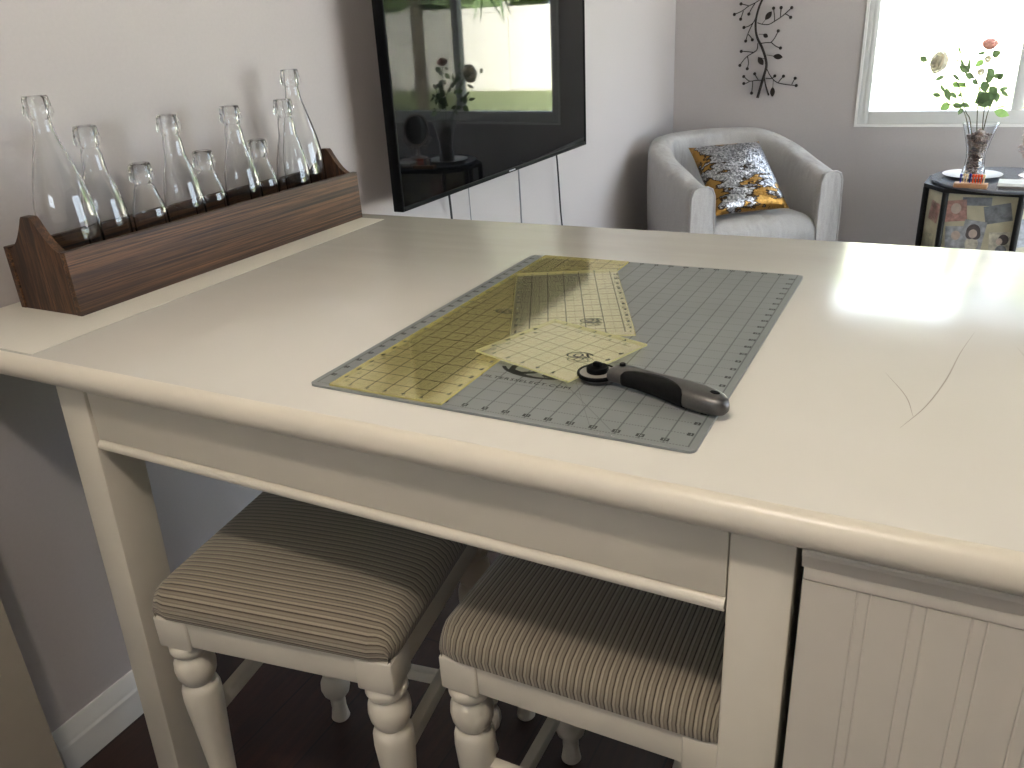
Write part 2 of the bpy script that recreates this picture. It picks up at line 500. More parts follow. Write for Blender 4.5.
class MB:
    def __init__(s):
        s.b = bmesh.new()
    def box(s, x0, x1, y0, y1, z0, z1, bev=0.0, seg=2, M4=None):
        r = bmesh.ops.create_cube(s.b, size=1)
        vs = r['verts']
        for v in vs:
            v.co = Vector(((x0 + x1) / 2 + v.co.x * (x1 - x0), (y0 + y1) / 2 + v.co.y * (y1 - y0), (z0 + z1) / 2 + v.co.z * (z1 - z0)))
        if bev:
            es = list({e for v in vs for e in v.link_edges})
            r2 = bmesh.ops.bevel(s.b, geom=es, offset=bev, segments=seg, affect='EDGES', profile=0.5)
            vs = list({v for f in r2['faces'] for v in f.verts} | {v for v in vs if v.is_valid})
        if M4 is not None:
            for v in vs:
                v.co = M4 @ v.co
        return s
    def lathe(s, prof, n=24, at=(0, 0, 0), M4=None, cap=True, sx=1, sy=1):
        rings = []
        for r, z in prof:
            ring = []
            for i in range(n):
                a = 2 * pi * i / n
                co = Vector((r * cos(a) * sx, r * sin(a) * sy, z)) + Vector(at)
                if M4 is not None: co = M4 @ co
                ring.append(s.b.verts.new(co))
            rings.append(ring)
        for a, b in zip(rings, rings[1:]):
            for i in range(n):
                j = (i + 1) % n
                s.b.faces.new((a[i], a[j], b[j], b[i]))
        if cap:
            s.b.faces.new(list(reversed(rings[0])))
            s.b.faces.new(rings[-1])
        return s
    def tube(s, pts, rad, n=8, cap=True):
        pts = [Vector(p) for p in pts]
        if not hasattr(rad, '__len__'): rad = [rad] * len(pts)
        up = Vector((0, 0, 1))
        rings = []
        prev = None
        for i, p in enumerate(pts):
            d = (pts[min(i + 1, len(pts) - 1)] - pts[max(i - 1, 0)])
            if d.length < 1e-9: d = Vector((0, 0, 1))
            d.normalize()
            if prev is None:
                a = d.orthogonal().normalized()
            else:
                a = (prev - d * prev.dot(d)).normalized()
            prev = a
            b = d.cross(a)
            rings.append([s.b.verts.new(p + (a * cos(2 * pi * k / n) + b * sin(2 * pi * k / n)) * rad[i]) for k in range(n)])
        for a, b in zip(rings, rings[1:]):
            for i in range(n):
                j = (i + 1) % n
                s.b.faces.new((a[i], a[j], b[j], b[i]))
        if cap:
            s.b.faces.new(list(reversed(rings[0])))
            s.b.faces.new(rings[-1])
        return s
    def prism(s, outline, h0, h1, axis='z', M4=None):
        def mk(p, h):
            c = Vector({'z': (p[0], p[1], h), 'y': (p[0], h, p[1]), 'x': (h, p[0], p[1])}[axis])
            return M4 @ c if M4 is not None else c
        a = [s.b.verts.new(mk(p, h0)) for p in outline]
        b = [s.b.verts.new(mk(p, h1)) for p in outline]
        n = len(outline)
        s.b.faces.new(list(reversed(a)))
        s.b.faces.new(b)
        for i in range(n):
            j = (i + 1) % n
            s.b.faces.new((a[i], a[j], b[j], b[i]))
        return s
    def ball(s, at, r, sub=2, sc=(1, 1, 1), jit=0, rot=None):
        q = bmesh.ops.create_icosphere(s.b, subdivisions=sub, radius=1)
        for v in q['verts']:
            c = v.co.copy()
            if jit: c *= 1 + jit * noise.noise(c * 1.7 + Vector(at) * 31)
            c = Vector((c.x * sc[0], c.y * sc[1], c.z * sc[2])) * r
            if rot is not None: c = rot @ c
            v.co = c + Vector(at)
        return s
    def quad(s, a, b, c, d):
        s.b.faces.new([s.b.verts.new(Vector(v)) for v in (a, b, c, d)])
        return s
    def leaf(s, base, tip, wid, up=Vector((0, 0, 1)), fold=0.25, n=5):
        base, tip = Vector(base), Vector(tip)
        d = tip - base
        side = d.cross(up)
        if side.length < 1e-6: side = Vector((1, 0, 0))
        side.normalize()
        nn = side.cross(d).normalized()
        L, C_, R = [], [], []
        for i in range(n + 1):
            t = i / n
            w = wid * 0.5 * sin(pi * min(1, max(0, t)) ** 0.8)
            c = base + d * t - nn * (0.12 * d.length * t * t)
            C_.append(s.b.verts.new(c))
            L.append(s.b.verts.new(c + side * w + nn * w * fold))
            R.append(s.b.verts.new(c - side * w + nn * w * fold))
        for i in range(n):
            s.b.faces.new((L[i], C_[i], C_[i + 1], L[i + 1]))
            s.b.faces.new((C_[i], R[i], R[i + 1], C_[i + 1]))
        return s
    def build(s, name, mat, parent=None, smooth=True, angle=40, thick=0):
        bmesh.ops.recalc_face_normals(s.b, faces=s.b.faces)
        me = bpy.data.meshes.new(name)
        s.b.to_mesh(me)
        s.b.free()
        me.materials.append(mat)
        if smooth:
            me.polygons.foreach_set('use_smooth', [True] * len(me.polygons))
            try: me.set_sharp_from_angle(angle=radians(angle))
            except Exception: pass
        o = bpy.data.objects.new(name, me)
        COL.objects.link(o)
        if parent: o.parent = parent
        if thick:
            md = o.modifiers.new('thickness', 'SOLIDIFY')
            md.thickness = thick
        return o

def struct(o):
    o['kind'] = 'structure'
    return o

def copy_tree(o, parent=None):
    c = o.copy()
    COL.objects.link(c)
    c.parent = parent
    for ch in list(o.children):
        copy_tree(ch, c)
    return c

def bez(pts, n=8):
    pts = [Vector(p) for p in pts]
    out = []
    P = [pts[0] * 2 - pts[1]] + pts + [pts[-1] * 2 - pts[-2]]
    for i in range(1, len(P) - 2):
        for k in range(n):
            t = k / n
            a, b, c, d = P[i - 1], P[i], P[i + 1], P[i + 2]
            out.append(0.5 * ((2 * b) + (c - a) * t + (2 * a - 5 * b + 4 * c - d) * t * t + (3 * b - a - 3 * c + d) * t ** 3))
    out.append(pts[-1])
    return out

# glyph meshes from the built-in font, gathered into one printed layer
_gl = {}
def glyph(ch):
    if ch in _gl: return _gl[ch]
    cu = bpy.data.curves.new('g', 'FONT')
    cu.body = ch
    cu.size = 1
    cu.resolution_u = 2
    ob = bpy.data.objects.new('g', cu)
    COL.objects.link(ob)
    bpy.context.view_layer.update()
    dg = bpy.context.evaluated_depsgraph_get()
    me = bpy.data.meshes.new_from_object(ob.evaluated_get(dg))
    vs = [tuple(v.co[:2]) for v in me.vertices]
    fs = [tuple(p.vertices) for p in me.polygons]
    w = max([v[0] for v in vs], default=0.5)
    bpy.data.objects.remove(ob)
    bpy.data.curves.remove(cu)
    bpy.data.meshes.remove(me)
    _gl[ch] = (vs, fs, w)
    return _gl[ch]

def text_into(mb, txt, x, y, z, size, ang=0, shear=0, center=True, wide=1.0):
    tot = sum(glyph(c)[2] + 0.09 for c in txt) - 0.09
    cx = -tot / 2 if center else 0
    ca, sa = cos(ang), sin(ang)
    for c in txt:
        vs, fs, w = glyph(c)
        vv = []
        for a, b in vs:
            px = (a + cx + shear * b) * size * wide
            py = (b - (0.35 if center else 0)) * size
            vv.append(mb.b.verts.new((x + px * ca - py * sa, y + px * sa + py * ca, z)))
        for f in fs:
            try: mb.b.faces.new([vv[i] for i in f])
            except ValueError: pass
        cx += w + 0.09

# ------------------------------------------------------------------ room
WX = -0.15
YF = 3.953
def wall_with_hole(axis_fixed, a0, a1, b0, b1, holes, t0, t1, name, z0=0.0, z1=2.45):
    m = MB()
    def bx(u0, u1, w0, w1):
        if axis_fixed == 'y': m.box(u0, u1, t0, t1, w0, w1)
        else: m.box(t0, t1, u0, u1, w0, w1)
    if not holes:
        bx(a0, a1, z0, z1)
    else:
        h0, h1, hz0, hz1 = holes
        bx(a0, h0, z0, z1); bx(h1, a1, z0, z1); bx(h0, h1, hz1, z1)
        if hz0 > z0 + 0.001: bx(h0, h1, z0, hz0)
    return struct(m.build(name, M['wall'], smooth=False))
WX1, WZ0, WZ1 = 2.10, 0.757, 1.88
wall_with_hole('x', -3.1, YF, 0, 0, None, WX - 0.12, WX, 'wall_left')
wall_with_hole('y', WX - 0.12, 4.6, 0, 0, (0.792, WX1, WZ0, WZ1), YF, YF + 0.12, 'wall_back')
wall_with_hole('x', -3.1, YF, 0, 0, (0.6, 3.6, 0.0, 2.1), 4.3, 4.42, 'wall_right')
wall_with_hole('y', WX - 0.12, 4.6, 0, 0, (-0.05, 1.15, 1.45, 1.95), -3.1, -2.98, 'wall_front')  # opening made for the added fill window
struct(MB().box(WX - 0.12, 4.42, -3.1, YF + 0.12, -0.1, 0).build('floor', M['floor'], smooth=False))
struct(MB().box(WX - 0.12, 4.42, -3.1, YF + 0.12, 2.45, 2.57).build('ceiling', M['ceiling'], smooth=False))
# baseboards with a stepped moulding profile
bb = [(0, 0), (0.016, 0), (0.016, 0.062), (0.013, 0.068), (0.013, 0.078), (0.008, 0.090), (0.005, 0.104), (0, 0.104)]
struct(MB().prism([(WX + a, b) for a, b in bb], -0.02, YF, 'y').build('baseboard_left', M['trim'], angle=25))
struct(MB().prism([(YF - a, b) for a, b in bb], WX + 0.016, 4.3, 'x').build('baseboard_back', M['trim'], angle=25))
# lit wall return / casing at the near left
struct(MB().box(WX, -0.043, -0.9, -0.062, 0, 0.80, 0.003).box(WX, -0.043, -0.9, -0.062, 0.80, 2.2, 0.003).build('trim_1', simple('taupe_painted_trim', (168, 158, 144), 0.6, noise_amt=0.02), angle=30))

# window of the back wall
wf = MB()
ox0, ox1, oz0, oz1 = 0.795, WX1 - 0.003, WZ0 + 0.003, WZ1 - 0.003
y0, y1 = YF + 0.012, YF + 0.085
fw = 0.048
wf.box(ox0, ox0 + fw, y0, y1, oz0, oz1, 0.003).box(ox1 - fw, ox1, y0, y1, oz0, oz1, 0.003)
wf.box(ox0 + fw, ox1 - fw, y0, y1, oz0, oz0 + 0.060, 0.003).box(ox0 + fw, ox1 - fw, y0, y1, oz1 - 0.045, oz1, 0.003)
wf.box(ox0 + 0.012, ox0 + 0.02, y0 - 0.004, y0 + 0.002, oz0 + 0.012, oz1 - 0.012)
wf.box(ox0 + 0.03, ox0 + 0.036, y0 - 0.004, y0 + 0.002, oz0 + 0.012, oz1 - 0.012)
wf.box(1.455, 1.50, y0 + 0.006, y1 - 0.006, oz0 + 0.060, oz1 - 0.045, 0.003)
w1 = struct(wf.build('window_1', M['trim'], angle=30))
MB().box(ox0 - 0.012, ox0 + 0.0, YF - 0.006, YF + 0.012, oz0 - 0.012, oz1 + 0.012).box(ox0, ox1, YF - 0.006, YF + 0.012, oz0 - 0.012, oz0).box(ox1, ox1 + 0.012, YF - 0.006, YF + 0.012, oz0 - 0.012, oz1 + 0.012).box(ox0, ox1, YF - 0.006, YF + 0.012, oz1, oz1 + 0.012).build('window_bead', M['white_box'], w1, smooth=False)
MB().box(ox0 + fw, 1.455, YF + 0.05, YF + 0.054, oz0 + 0.060, oz1 - 0.045).build('window_pane', M['pane'], w1, smooth=False)
MB().box(1.50, ox1 - fw, YF + 0.05, YF + 0.054, oz0 + 0.060, oz1 - 0.045).build('window_pane', M['pane'], w1, smooth=False)
sc = MB().box(1.50, ox1 - fw, YF + 0.076, YF + 0.078, oz0 + 0.060, oz1 - 0.045).build('insect_screen', M['insect'], w1, smooth=False)
MB().box(1.468, 1.484, y0 - 0.014, y0 + 0.006, 1.25, 1.31, 0.003).build('sash_latch', M['trim'], w1)

# unseen window behind the camera, added as fill light for cabinet and apron
w2 = struct(MB().box(-0.047, 0.0, -3.09, -3.0, 1.453, 1.947).box(1.10, 1.147, -3.09, -3.0, 1.453, 1.947).box(0.0, 1.10, -3.09, -3.0, 1.453, 1.50).box(0.0, 1.10, -3.09, -3.0, 1.90, 1.947).box(0.53, 0.57, -3.08, -3.01, 1.50, 1.90).build('fill_window', M['trim'], smooth=False))
MB().box(0.0, 0.53, -3.05, -3.046, 1.50, 1.90).box(0.57, 1.10, -3.05, -3.046, 1.50, 1.90).build('window_pane', M['pane'], w2, smooth=False)
# sliding glass door in the right wall
df = MB()
df.box(4.31, 4.40, 0.605, 0.68, 0.003, 2.095).box(4.31, 4.40, 3.52, 3.595, 0.003, 2.095).box(4.31, 4.40, 0.68, 3.52, 2.03, 2.095).box(4.31, 4.40, 0.68, 3.52, 0.003, 0.06).box(4.32, 4.39, 2.06, 2.14, 0.06, 2.03)
dr = struct(df.build('door_1', M['trim'], smooth=False))
MB().box(4.35, 4.354, 0.68, 2.06, 0.06, 2.03).build('door_pane', M['pane'], dr, smooth=False)
MB().box(4.35, 4.354, 2.14, 3.52, 0.06, 2.03).build('door_pane', M['pane'], dr, smooth=False)

# ceiling lamp over the kitchen side
cl = empty('ceiling_light', (LAMP_POS[0], LAMP_POS[1], 2.45))
tag(cl, 'small flush ceiling lamp above the near edge of the counter table', 'lamp')
MB().lathe([(0.02, 0), (0.09, 0), (0.095, -0.012), (0.085, -0.03), (0.02, -0.032)], 32).build('canopy', M['outlet'], cl)
MB().lathe([(0.02, -0.033), (0.055, -0.036), (0.060, -0.06), (0.045, -0.09), (0.012, -0.10)], 32).build('lamp_shade', M['bulb'], cl)
ld = bpy.data.lights.new('lamp_light', 'POINT')
ld.energy = LAMP_W
ld.shadow_soft_size = 0.055
ld.color = LAMP_COL
lo = bpy.data.objects.new('lamp_light', ld)
COL.objects.link(lo)
lo.location = LAMP_POS

# ------------------------------------------------------------------ outside
struct(MB().box(-14, 16, YF + 0.13, 30, -0.2, -0.12).build('ground', M['lawn'], smooth=False))
struct(MB().box(4.43, 16, -12, YF + 0.12, -0.2, -0.12).build('ground_bounce', M['underfloor'], smooth=False))  # unseen pale ground added instead of lawn, for bright neutral bounce through the door
struct(MB().box(-14, 4.42, -14, -3.11, -0.2, -0.12).build('ground_front', M['underfloor'], smooth=False))
fn = empty('vinyl_fence', (0, 17.0, -0.12))
tag(fn, 'tall cream vinyl privacy fence across the lawn outside the window', 'fence')
fp = MB()
xx = -7.0
while xx < 14:
    fp.box(xx, xx + 2.36, -0.02, 0.02, 0.0, 1.72)
    for k in range(1, 8):
        fp.box(xx + k * 0.295 - 0.004, xx + k * 0.295 + 0.004, -0.026, -0.02, 0.12, 1.68)
    xx += 2.5
fp.build('panel', M['outdoor_fence'], fn, smooth=False)
xx = -7.07
while xx < 14:
    MB().box(xx - 0.065, xx + 0.065, -0.065, 0.065, 0, 1.82).prism([(xx - 0.08, -0.08), (xx + 0.08, -0.08), (xx + 0.08, 0.08), (xx - 0.08, 0.08)], 1.82, 1.86).build('post', M['outdoor_fence'], fn, smooth=False)
    xx += 2.5
MB().box(-7, 12, -0.03, 0.03, 1.66, 1.76).box(-7, 12, -0.03, 0.03, 0.04, 0.14).build('rail', M['outdoor_fence'], fn, smooth=False)
random.seed(4)
for i, (hx, hy, hr) in enumerate([(-5.5, 20.5, 2.1), (0.0, 20.5, 2.2), (5.6, 20.5, 2.1), (11.0, 20.5, 2.2)]):
    m = MB()
    for k in range(26):
        a, b = random.uniform(0, 2 * pi), random.uniform(-0.2, 1)
        m.ball((hr * 0.8 * cos(a), hr * 0.5 * sin(a), 2.0 + b * 1.5), random.uniform(0.5, 0.9), 2, jit=0.7)
    h = empty('shrub', (hx, hy, -0.12))
    tag(h, ['rounded green shrub behind the fence, leftmost of four', 'bushy green shrub behind the fence, second from the left', 'green shrub behind the fence, third from the left', 'broad green shrub behind the fence, rightmost of four'][i], 'shrub', 'shrubs beyond the fence')
    m.build('foliage', M['hedge'], h)
    MB().tube([(0, 0, 0), (0.05, 0, 0.7), (0, 0.05, 1.5)], [0.09, 0.07, 0.05]).build('trunk', M['palm_bark'], h)
pt = empty('palm_tree', (5.05, 9.0, -0.12))
tag(pt, 'slender young palm with a ringed trunk on the lawn outside', 'palm')
pr_ = []
for k in range(40):
    z = k * 0.055
    pr_.append((0.075 + (0.008 if k % 2 else 0), z))
MB().lathe(pr_, 16).build('trunk', M['palm_bark'], pt)
for k in range(14):
    a = k * 2 * pi / 14 + 0.2
    L = 1.1
    pts = [Vector((cos(a) * L * t, sin(a) * L * t, 2.15 + 0.65 * sin(pi * t * 0.75) - 0.75 * t * t)) for t in [j / 10 for j in range(11)]]
    m = MB().tube(pts, [0.014 - 0.001 * j for j in range(11)], 5)
    for j in range(1, 11):
        d = Vector((-sin(a), cos(a), -0.35))
        for sgn in (1, -1):
            m.leaf(pts[j], pts[j] + Vector((d.x * sgn, d.y * sgn, d.z)) * 0.32 + (pts[j] - pts[j - 1]) * 1.2, 0.03)
    m.build('frond', M['frond'], pt)

# ------------------------------------------------------------------ counter table
TH = 0.915
tb = empty('counter_table', (0.9, 0.46, 0))
tag(tb, 'large cream painted counter-height table with rounded front edge against the left wall', 'table')
def T(mb):
    for v in mb.b.verts: v.co -= Vector((0.9, 0.46, 0))
    return mb
TX0, TX1, TYB = WX + 0.003, 2.05, 0.925
prof = [(0.0045, TH)]
prof = [(0.0048, 0.8795), (0.0048, TH)]
for k in range(0, 13):
    a = pi / 2 + pi * k / 12
    prof.append((0.002 + 0.0135 * cos(a), 0.8975 + 0.0175 * sin(a)))
T(MB().prism(prof, TX0, TX1, 'x')).build('front_edge', M['cream'], tb, angle=60)
ym = 0.0058
T(MB().box(TX0, TX1, ym, TYB, 0.880, TH - 0.0004, 0.0012, 2)).build('tabletop', M['top'], tb, angle=30)
# aprons with a small bead along the lower edge
def apron(x0, x1, y0, y1, name='apron', bead=True):
    m = MB()
    m.box(x0, x1, y0, y1, 0.789, 0.8793, 0.001)
    if bead:
        m.prism([(y0 - 0.004, 0.7755), (y0 - 0.0055, 0.779), (y0 - 0.005, 0.783), (y0 - 0.002, 0.7865), (y0 + 0.0005, 0.788), (y1, 0.7885), (y1, 0.774), (y0 - 0.001, 0.774)], x0, x1, 'x')
    return T(m).build(name, M['cream'], tb, angle=35)
apron(0.2022, 1.0995, 0.0235, 0.045)
apron(0.187, 2.0, 0.855, 0.875)
T(MB().box(0.13, 0.15, 0.098, 0.82, 0.789, 0.8793, 0.001)).build('apron', M['cream'], tb, angle=35)
def tleg(x0, x1, y0, y1, lean=0.0):
    m = MB().box(x0, x1, y0, y1, 0, 0.8793, 0.003, 2)
    for v in m.b.verts:
        v.co.x += -lean * (0.88 - v.co.z) / 0.88
    T(m).build('leg', M['cream'], tb, angle=35)
tleg(0.1405, 0.2015, 0.02, 0.092, 0.048)
tleg(1.101, 1.160, 0.02, 0.092)
tleg(0.121, 0.186, 0.82, 0.885)
tleg(1.93, 1.995, 0.82, 0.885)
tleg(1.93, 1.995, 0.03, 0.098)
random.seed(3)
for pts, w in [([(1.29, 0.50), (1.275, 0.42), (1.262, 0.33), (1.245, 0.25), (1.225, 0.19)], 0.0012),
               ([(1.335, 0.46), (1.35, 0.38), (1.345, 0.30)], 0.0010),
               ([(1.20, 0.33), (1.225, 0.27), (1.235, 0.22)], 0.0009),
               ([(1.16, 0.74), (1.175, 0.752), (1.195, 0.748), (1.19, 0.735)], 0.0014),
               ([(1.36, 0.36), (1.40, 0.367)], 0.0016)]:
    P = bez([(a, b, TH - 0.0002) for a, b in pts], 6)
    m = MB()
    vs = []
    for i, p in enumerate(P):
        d = (P[min(i + 1, len(P) - 1)] - P[max(0, i - 1)]).normalized()
        n_ = Vector((-d.y, d.x, 0)) * w * 0.5 * (0.3 + sin(pi * i / (len(P) - 1)))
        vs.append((m.b.verts.new(p + n_), m.b.verts.new(p - n_)))
    for a, b in zip(vs, vs[1:]):
        m.b.faces.new((a[0], a[1], b[1], b[0]))
    tag(T(m).build('scuff_mark', M['scratch'], tb), 'thin curved grey scuff')

# shelf liner on the left end of the table
lm = MB().prism([(TX0 + 0.004, 0.009), (0.127, 0.009), (0.1105, 0.880), (TX0 + 0.004, 0.880)], TH + 0.0001, TH + 0.0010)
o = lm.build('shelf_liner', M['liner'], smooth=False)
tag(o, 'thin dotted white liner sheet under the wooden bottle box on the table', 'liner')

# cabinet on the right under the top
cb = empty('base_cabinet', (1.6, 0.3, 0))
tag(cb, 'cream cabinet with beadboard panel tucked under the right of the table', 'cabinet')
def TC(mb):
    for v in mb.b.verts: v.co -= Vector((1.6, 0.3, 0))
    return mb
TC(MB().box(1.176, 1.915, 0.026, 0.845, 0.004, 0.872)).build('body', M['darkgap'], cb, smooth=False)
gro = [1.213, 1.223, 1.256, 1.267, 1.300, 1.311, 1.345, 1.356, 1.390, 1.400, 1.434, 1.445, 1.48, 1.49, 1.525, 1.536, 1.57, 1.58, 1.615, 1.625, 1.66, 1.67, 1.705, 1.715, 1.75, 1.76, 1.795, 1.805, 1.84, 1.85]
ol = [(1.168, 0.012)]
for g in gro:
    ol += [(g - 0.0012, 0.012), (g, 0.0128), (g + 0.0012, 0.012)]
ol += [(1.915, 0.012), (1.915, 0.0255), (1.168, 0.0255)]
TC(MB().prism(ol, 0.03, 0.8395)).build('beadboard_panel', M['cream2'], cb, smooth=False)
TC(MB().box(1.168, 1.915, 0.0105, 0.0255, 0.8402, 0.8535, 0.0015)).build('rail', M['cream2'], cb, angle=30)
pf = [(0.0255, 0.8536), (0.0105, 0.8536), (0.0095, 0.861), (0.007, 0.867), (0.0035, 0.8695), (0.0035, 0.8735), (0.0045, 0.8755), (0.0255, 0.8755)]
TC(MB().prism(pf, 1.166, 1.917, 'x')).build('crown_moulding', M['cream2'], cb, angle=25)

# ------------------------------------------------------------------ stools
FH = 0.542
def make_stool():
    st = empty('counter_stool')
    W = 0.1925
    def zr(z): return z
    # cushion: grid with drop at the rim, uv in metres along the surface so the stripes wrap
    m = bmesh.new()
    uvl = m.loops.layers.uv.new('UVMap')
    flat, R, H = W - 0.030, 0.038, 0.038
    def prof1(s):
        a = abs(s)
        if a <= flat:
            return a, 0.010 * (a / flat) ** 2.5
        q = (a - flat) / 0.060
        q = min(q, 1.0)
        th = q * pi * 0.60
        return flat + R * sin(min(th, pi / 2)) - max(0, th - pi / 2) * 0.016, 0.010 + H * (1 - cos(th))
    smax = flat + 0.060
    N = 30
    ss = []
    for i in range(N + 1):
        t = -1 + 2 * i / N
        ss.append(smax * (0.75 * t + 0.25 * t ** 3) if False else smax * t)
    grid = []
    for s in ss:
        row = []
        for t in ss:
            X, dx = prof1(s); Y, dy = prof1(t)
            d = (dx ** 3 + dy ** 3) ** (1 / 3)
            cx, cy = X, Y
            # rounded corners in plan
            k = max(0, (X - flat) / R) * max(0, (Y - flat) / R)
            cx -= 0.010 * k; cy -= 0.010 * k
            z = FH + 0.063 - min(d, 0.0655)
            row.append((m.verts.new((math.copysign(cx, s), math.copysign(cy, t), z)), (s, t)))
        grid.append(row)
    for i in range(N):
        for j in range(N):
            q = [grid[i][j], grid[i + 1][j], grid[i + 1][j + 1], grid[i][j + 1]]
            try:
                f = m.faces.new([a[0] for a in q])
            except ValueError:
                continue
            for lp, a in zip(f.loops, q):
                lp[uvl].uv = (a[1][0] + 0.5, a[1][1] + 0.5)
    bmesh.ops.recalc_face_normals(m, faces=m.faces)
    me = bpy.data.meshes.new('seat_cushion')
    m.to_mesh(me); m.free()
    me.materials.append(M['stripes'])
    me.polygons.foreach_set('use_smooth', [True] * len(me.polygons))
    if me.polygons[N * N // 2].normal.z < 0:
        me.flip_normals()
    o = bpy.data.objects.new('seat_cushion', me)
    COL.objects.link(o)
    o.parent = st
    tag(o, 'taupe and cream striped fabric cushion')
    # seat rails between the corner blocks
    bz0, bz1 = 0.488, FH - 0.0005
    B = 0.056
    fr = MB()
    for sgn in (1, -1):
        a, b = sorted((sgn * (W - 0.004), sgn * (W - 0.024)))
        fr.box(-W + B, W - B, a, b, bz0 + 0.006, bz1, 0.001)
        fr.box(a, b, -W + B, W - B, bz0 + 0.006, bz1, 0.001)
    fr.build('seat_rail', M['cream'], st, angle=30)
    lp = [(0.016, 0.0), (0.019, 0.004), (0.0175, 0.012), (0.015, 0.03), (0.0155, 0.055), (0.019, 0.062), (0.026, 0.072), (0.0295, 0.085), (0.0285, 0.098), (0.023, 0.110), (0.018, 0.116),
          (0.0175, 0.119), (0.022, 0.123), (0.0255, 0.131), (0.0255, 0.139), (0.022, 0.147), (0.0165, 0.151), (0.017, 0.158),
          (0.0185, 0.20), (0.0225, 0.27), (0.027, 0.335), (0.0295, 0.372), (0.0290, 0.388), (0.0262, 0.397), (0.0225, 0.400), (0.0200, 0.402),
          (0.0205, 0.404), (0.0250, 0.409), (0.0292, 0.419), (0.0308, 0.431), (0.0295, 0.443), (0.0255, 0.452), (0.0215, 0.4565),
          (0.0225, 0.459), (0.0275, 0.462), (0.0302, 0.468), (0.0298, 0.475), (0.0262, 0.480), (0.0225, 0.4825), (0.0225, 0.4835)]
    c = W - B / 2
    lp = [(a, z_ if z_ < 0.16 else 0.158 + (z_ - 0.158) * (0.4895 - 0.158) / (0.4835 - 0.158)) for a, z_ in lp]
    for sx in (-1, 1):
        for sy in (-1, 1):
            g = MB()
            g.lathe(lp, 28, (sx * c, sy * c, 0))
            g.box(sx * c - B / 2, sx * c + B / 2, sy * c - B / 2, sy * c + B / 2, bz0, bz1, 0.003, 2)
            g.build('leg', M['cream'], st, angle=50)
    for sy in (-1, 1):
        MB().box(-c + 0.02, c - 0.02, sy * c - 0.009, sy * c + 0.009, 0.320, 0.346, 0.003).build('stretcher', M['cream'], st, angle=30)
    for sx in (-1, 1):
        MB().box(sx * c - 0.009, sx * c + 0.009, -c + 0.014, c - 0.014, 0.152, 0.178, 0.003).build('stretcher', M['cream'], st, angle=30)
    return st
st1 = make_stool()
tag(st1, 'cream stool with turned legs and stripes running across, beside the left table leg', 'stool', 'striped counter stools')
st2 = copy_tree(st1)
tag(st2, 'cream stool with stripes running front to back, beside the right table leg', 'stool', 'striped counter stools')
st3 = copy_tree(st1)
tag(st3, 'cream stool mostly hidden on the far side of the table, only a foot showing', 'stool', 'striped counter stools')
st1.location = (0.453, 0.188, 0); st1.rotation_euler = (0, 0, radians(99))
st2.location = (0.9105, 0.2640, 0); st2.rotation_euler = (0, 0, radians(0.8))
st3.location = (0.617 + 0.164, 0.485 + 0.164 + 0.002, 0); st3.rotation_euler = (0, 0, 0)

# ------------------------------------------------------------------ wooden box with bottles
BZ = TH + 0.0011
bxo = empty('bottle_crate', (-0.03, 0.51, BZ))
tag(bxo, 'long dark torched-wood box with peaked ends holding glass bottles', 'crate')
def TB(mb):
    for v in mb.b.verts: v.co -= Vector((-0.03, 0.51, 0))
    return mb
def endplate(y0, y1):
    x0, x1 = -0.095, 0.0325
    mid = (x0 + x1) / 2
    right = [(x1, 0.0), (x1, 0.100)]
    for t in [0.15, 0.3, 0.45, 0.6, 0.75, 0.9, 1.0]:
        x = x1 + (mid + 0.014 - x1) * t
        z = 0.100 + 0.050 * (t ** 1.7)
        right.append((x, z))
    right += [(mid + 0.010, 0.154)]
    left = [(2 * mid - x, z) for x, z in reversed(right)]
    return TB(MB().prism(right + left, y0, y1, 'y')).build('end_panel', M['wood_z'], bxo, angle=30)
endplate(0.152, 0.166)
endplate(0.871, 0.885)
TB(MB().box(0.0330, 0.0455, 0.150, 0.886, 0.0, 0.103, 0.001)).build('side_board', M['wood_y'], bxo, angle=30)
TB(MB().box(-0.108, -0.0955, 0.150, 0.886, 0.0, 0.103, 0.001)).build('side_board', M['wood_y'], bxo, angle=30)
TB(MB().box(-0.095, 0.0325, 0.1665, 0.8705, 0.0, 0.010)).build('bottom_board', M['wood_y'], bxo, smooth=False)

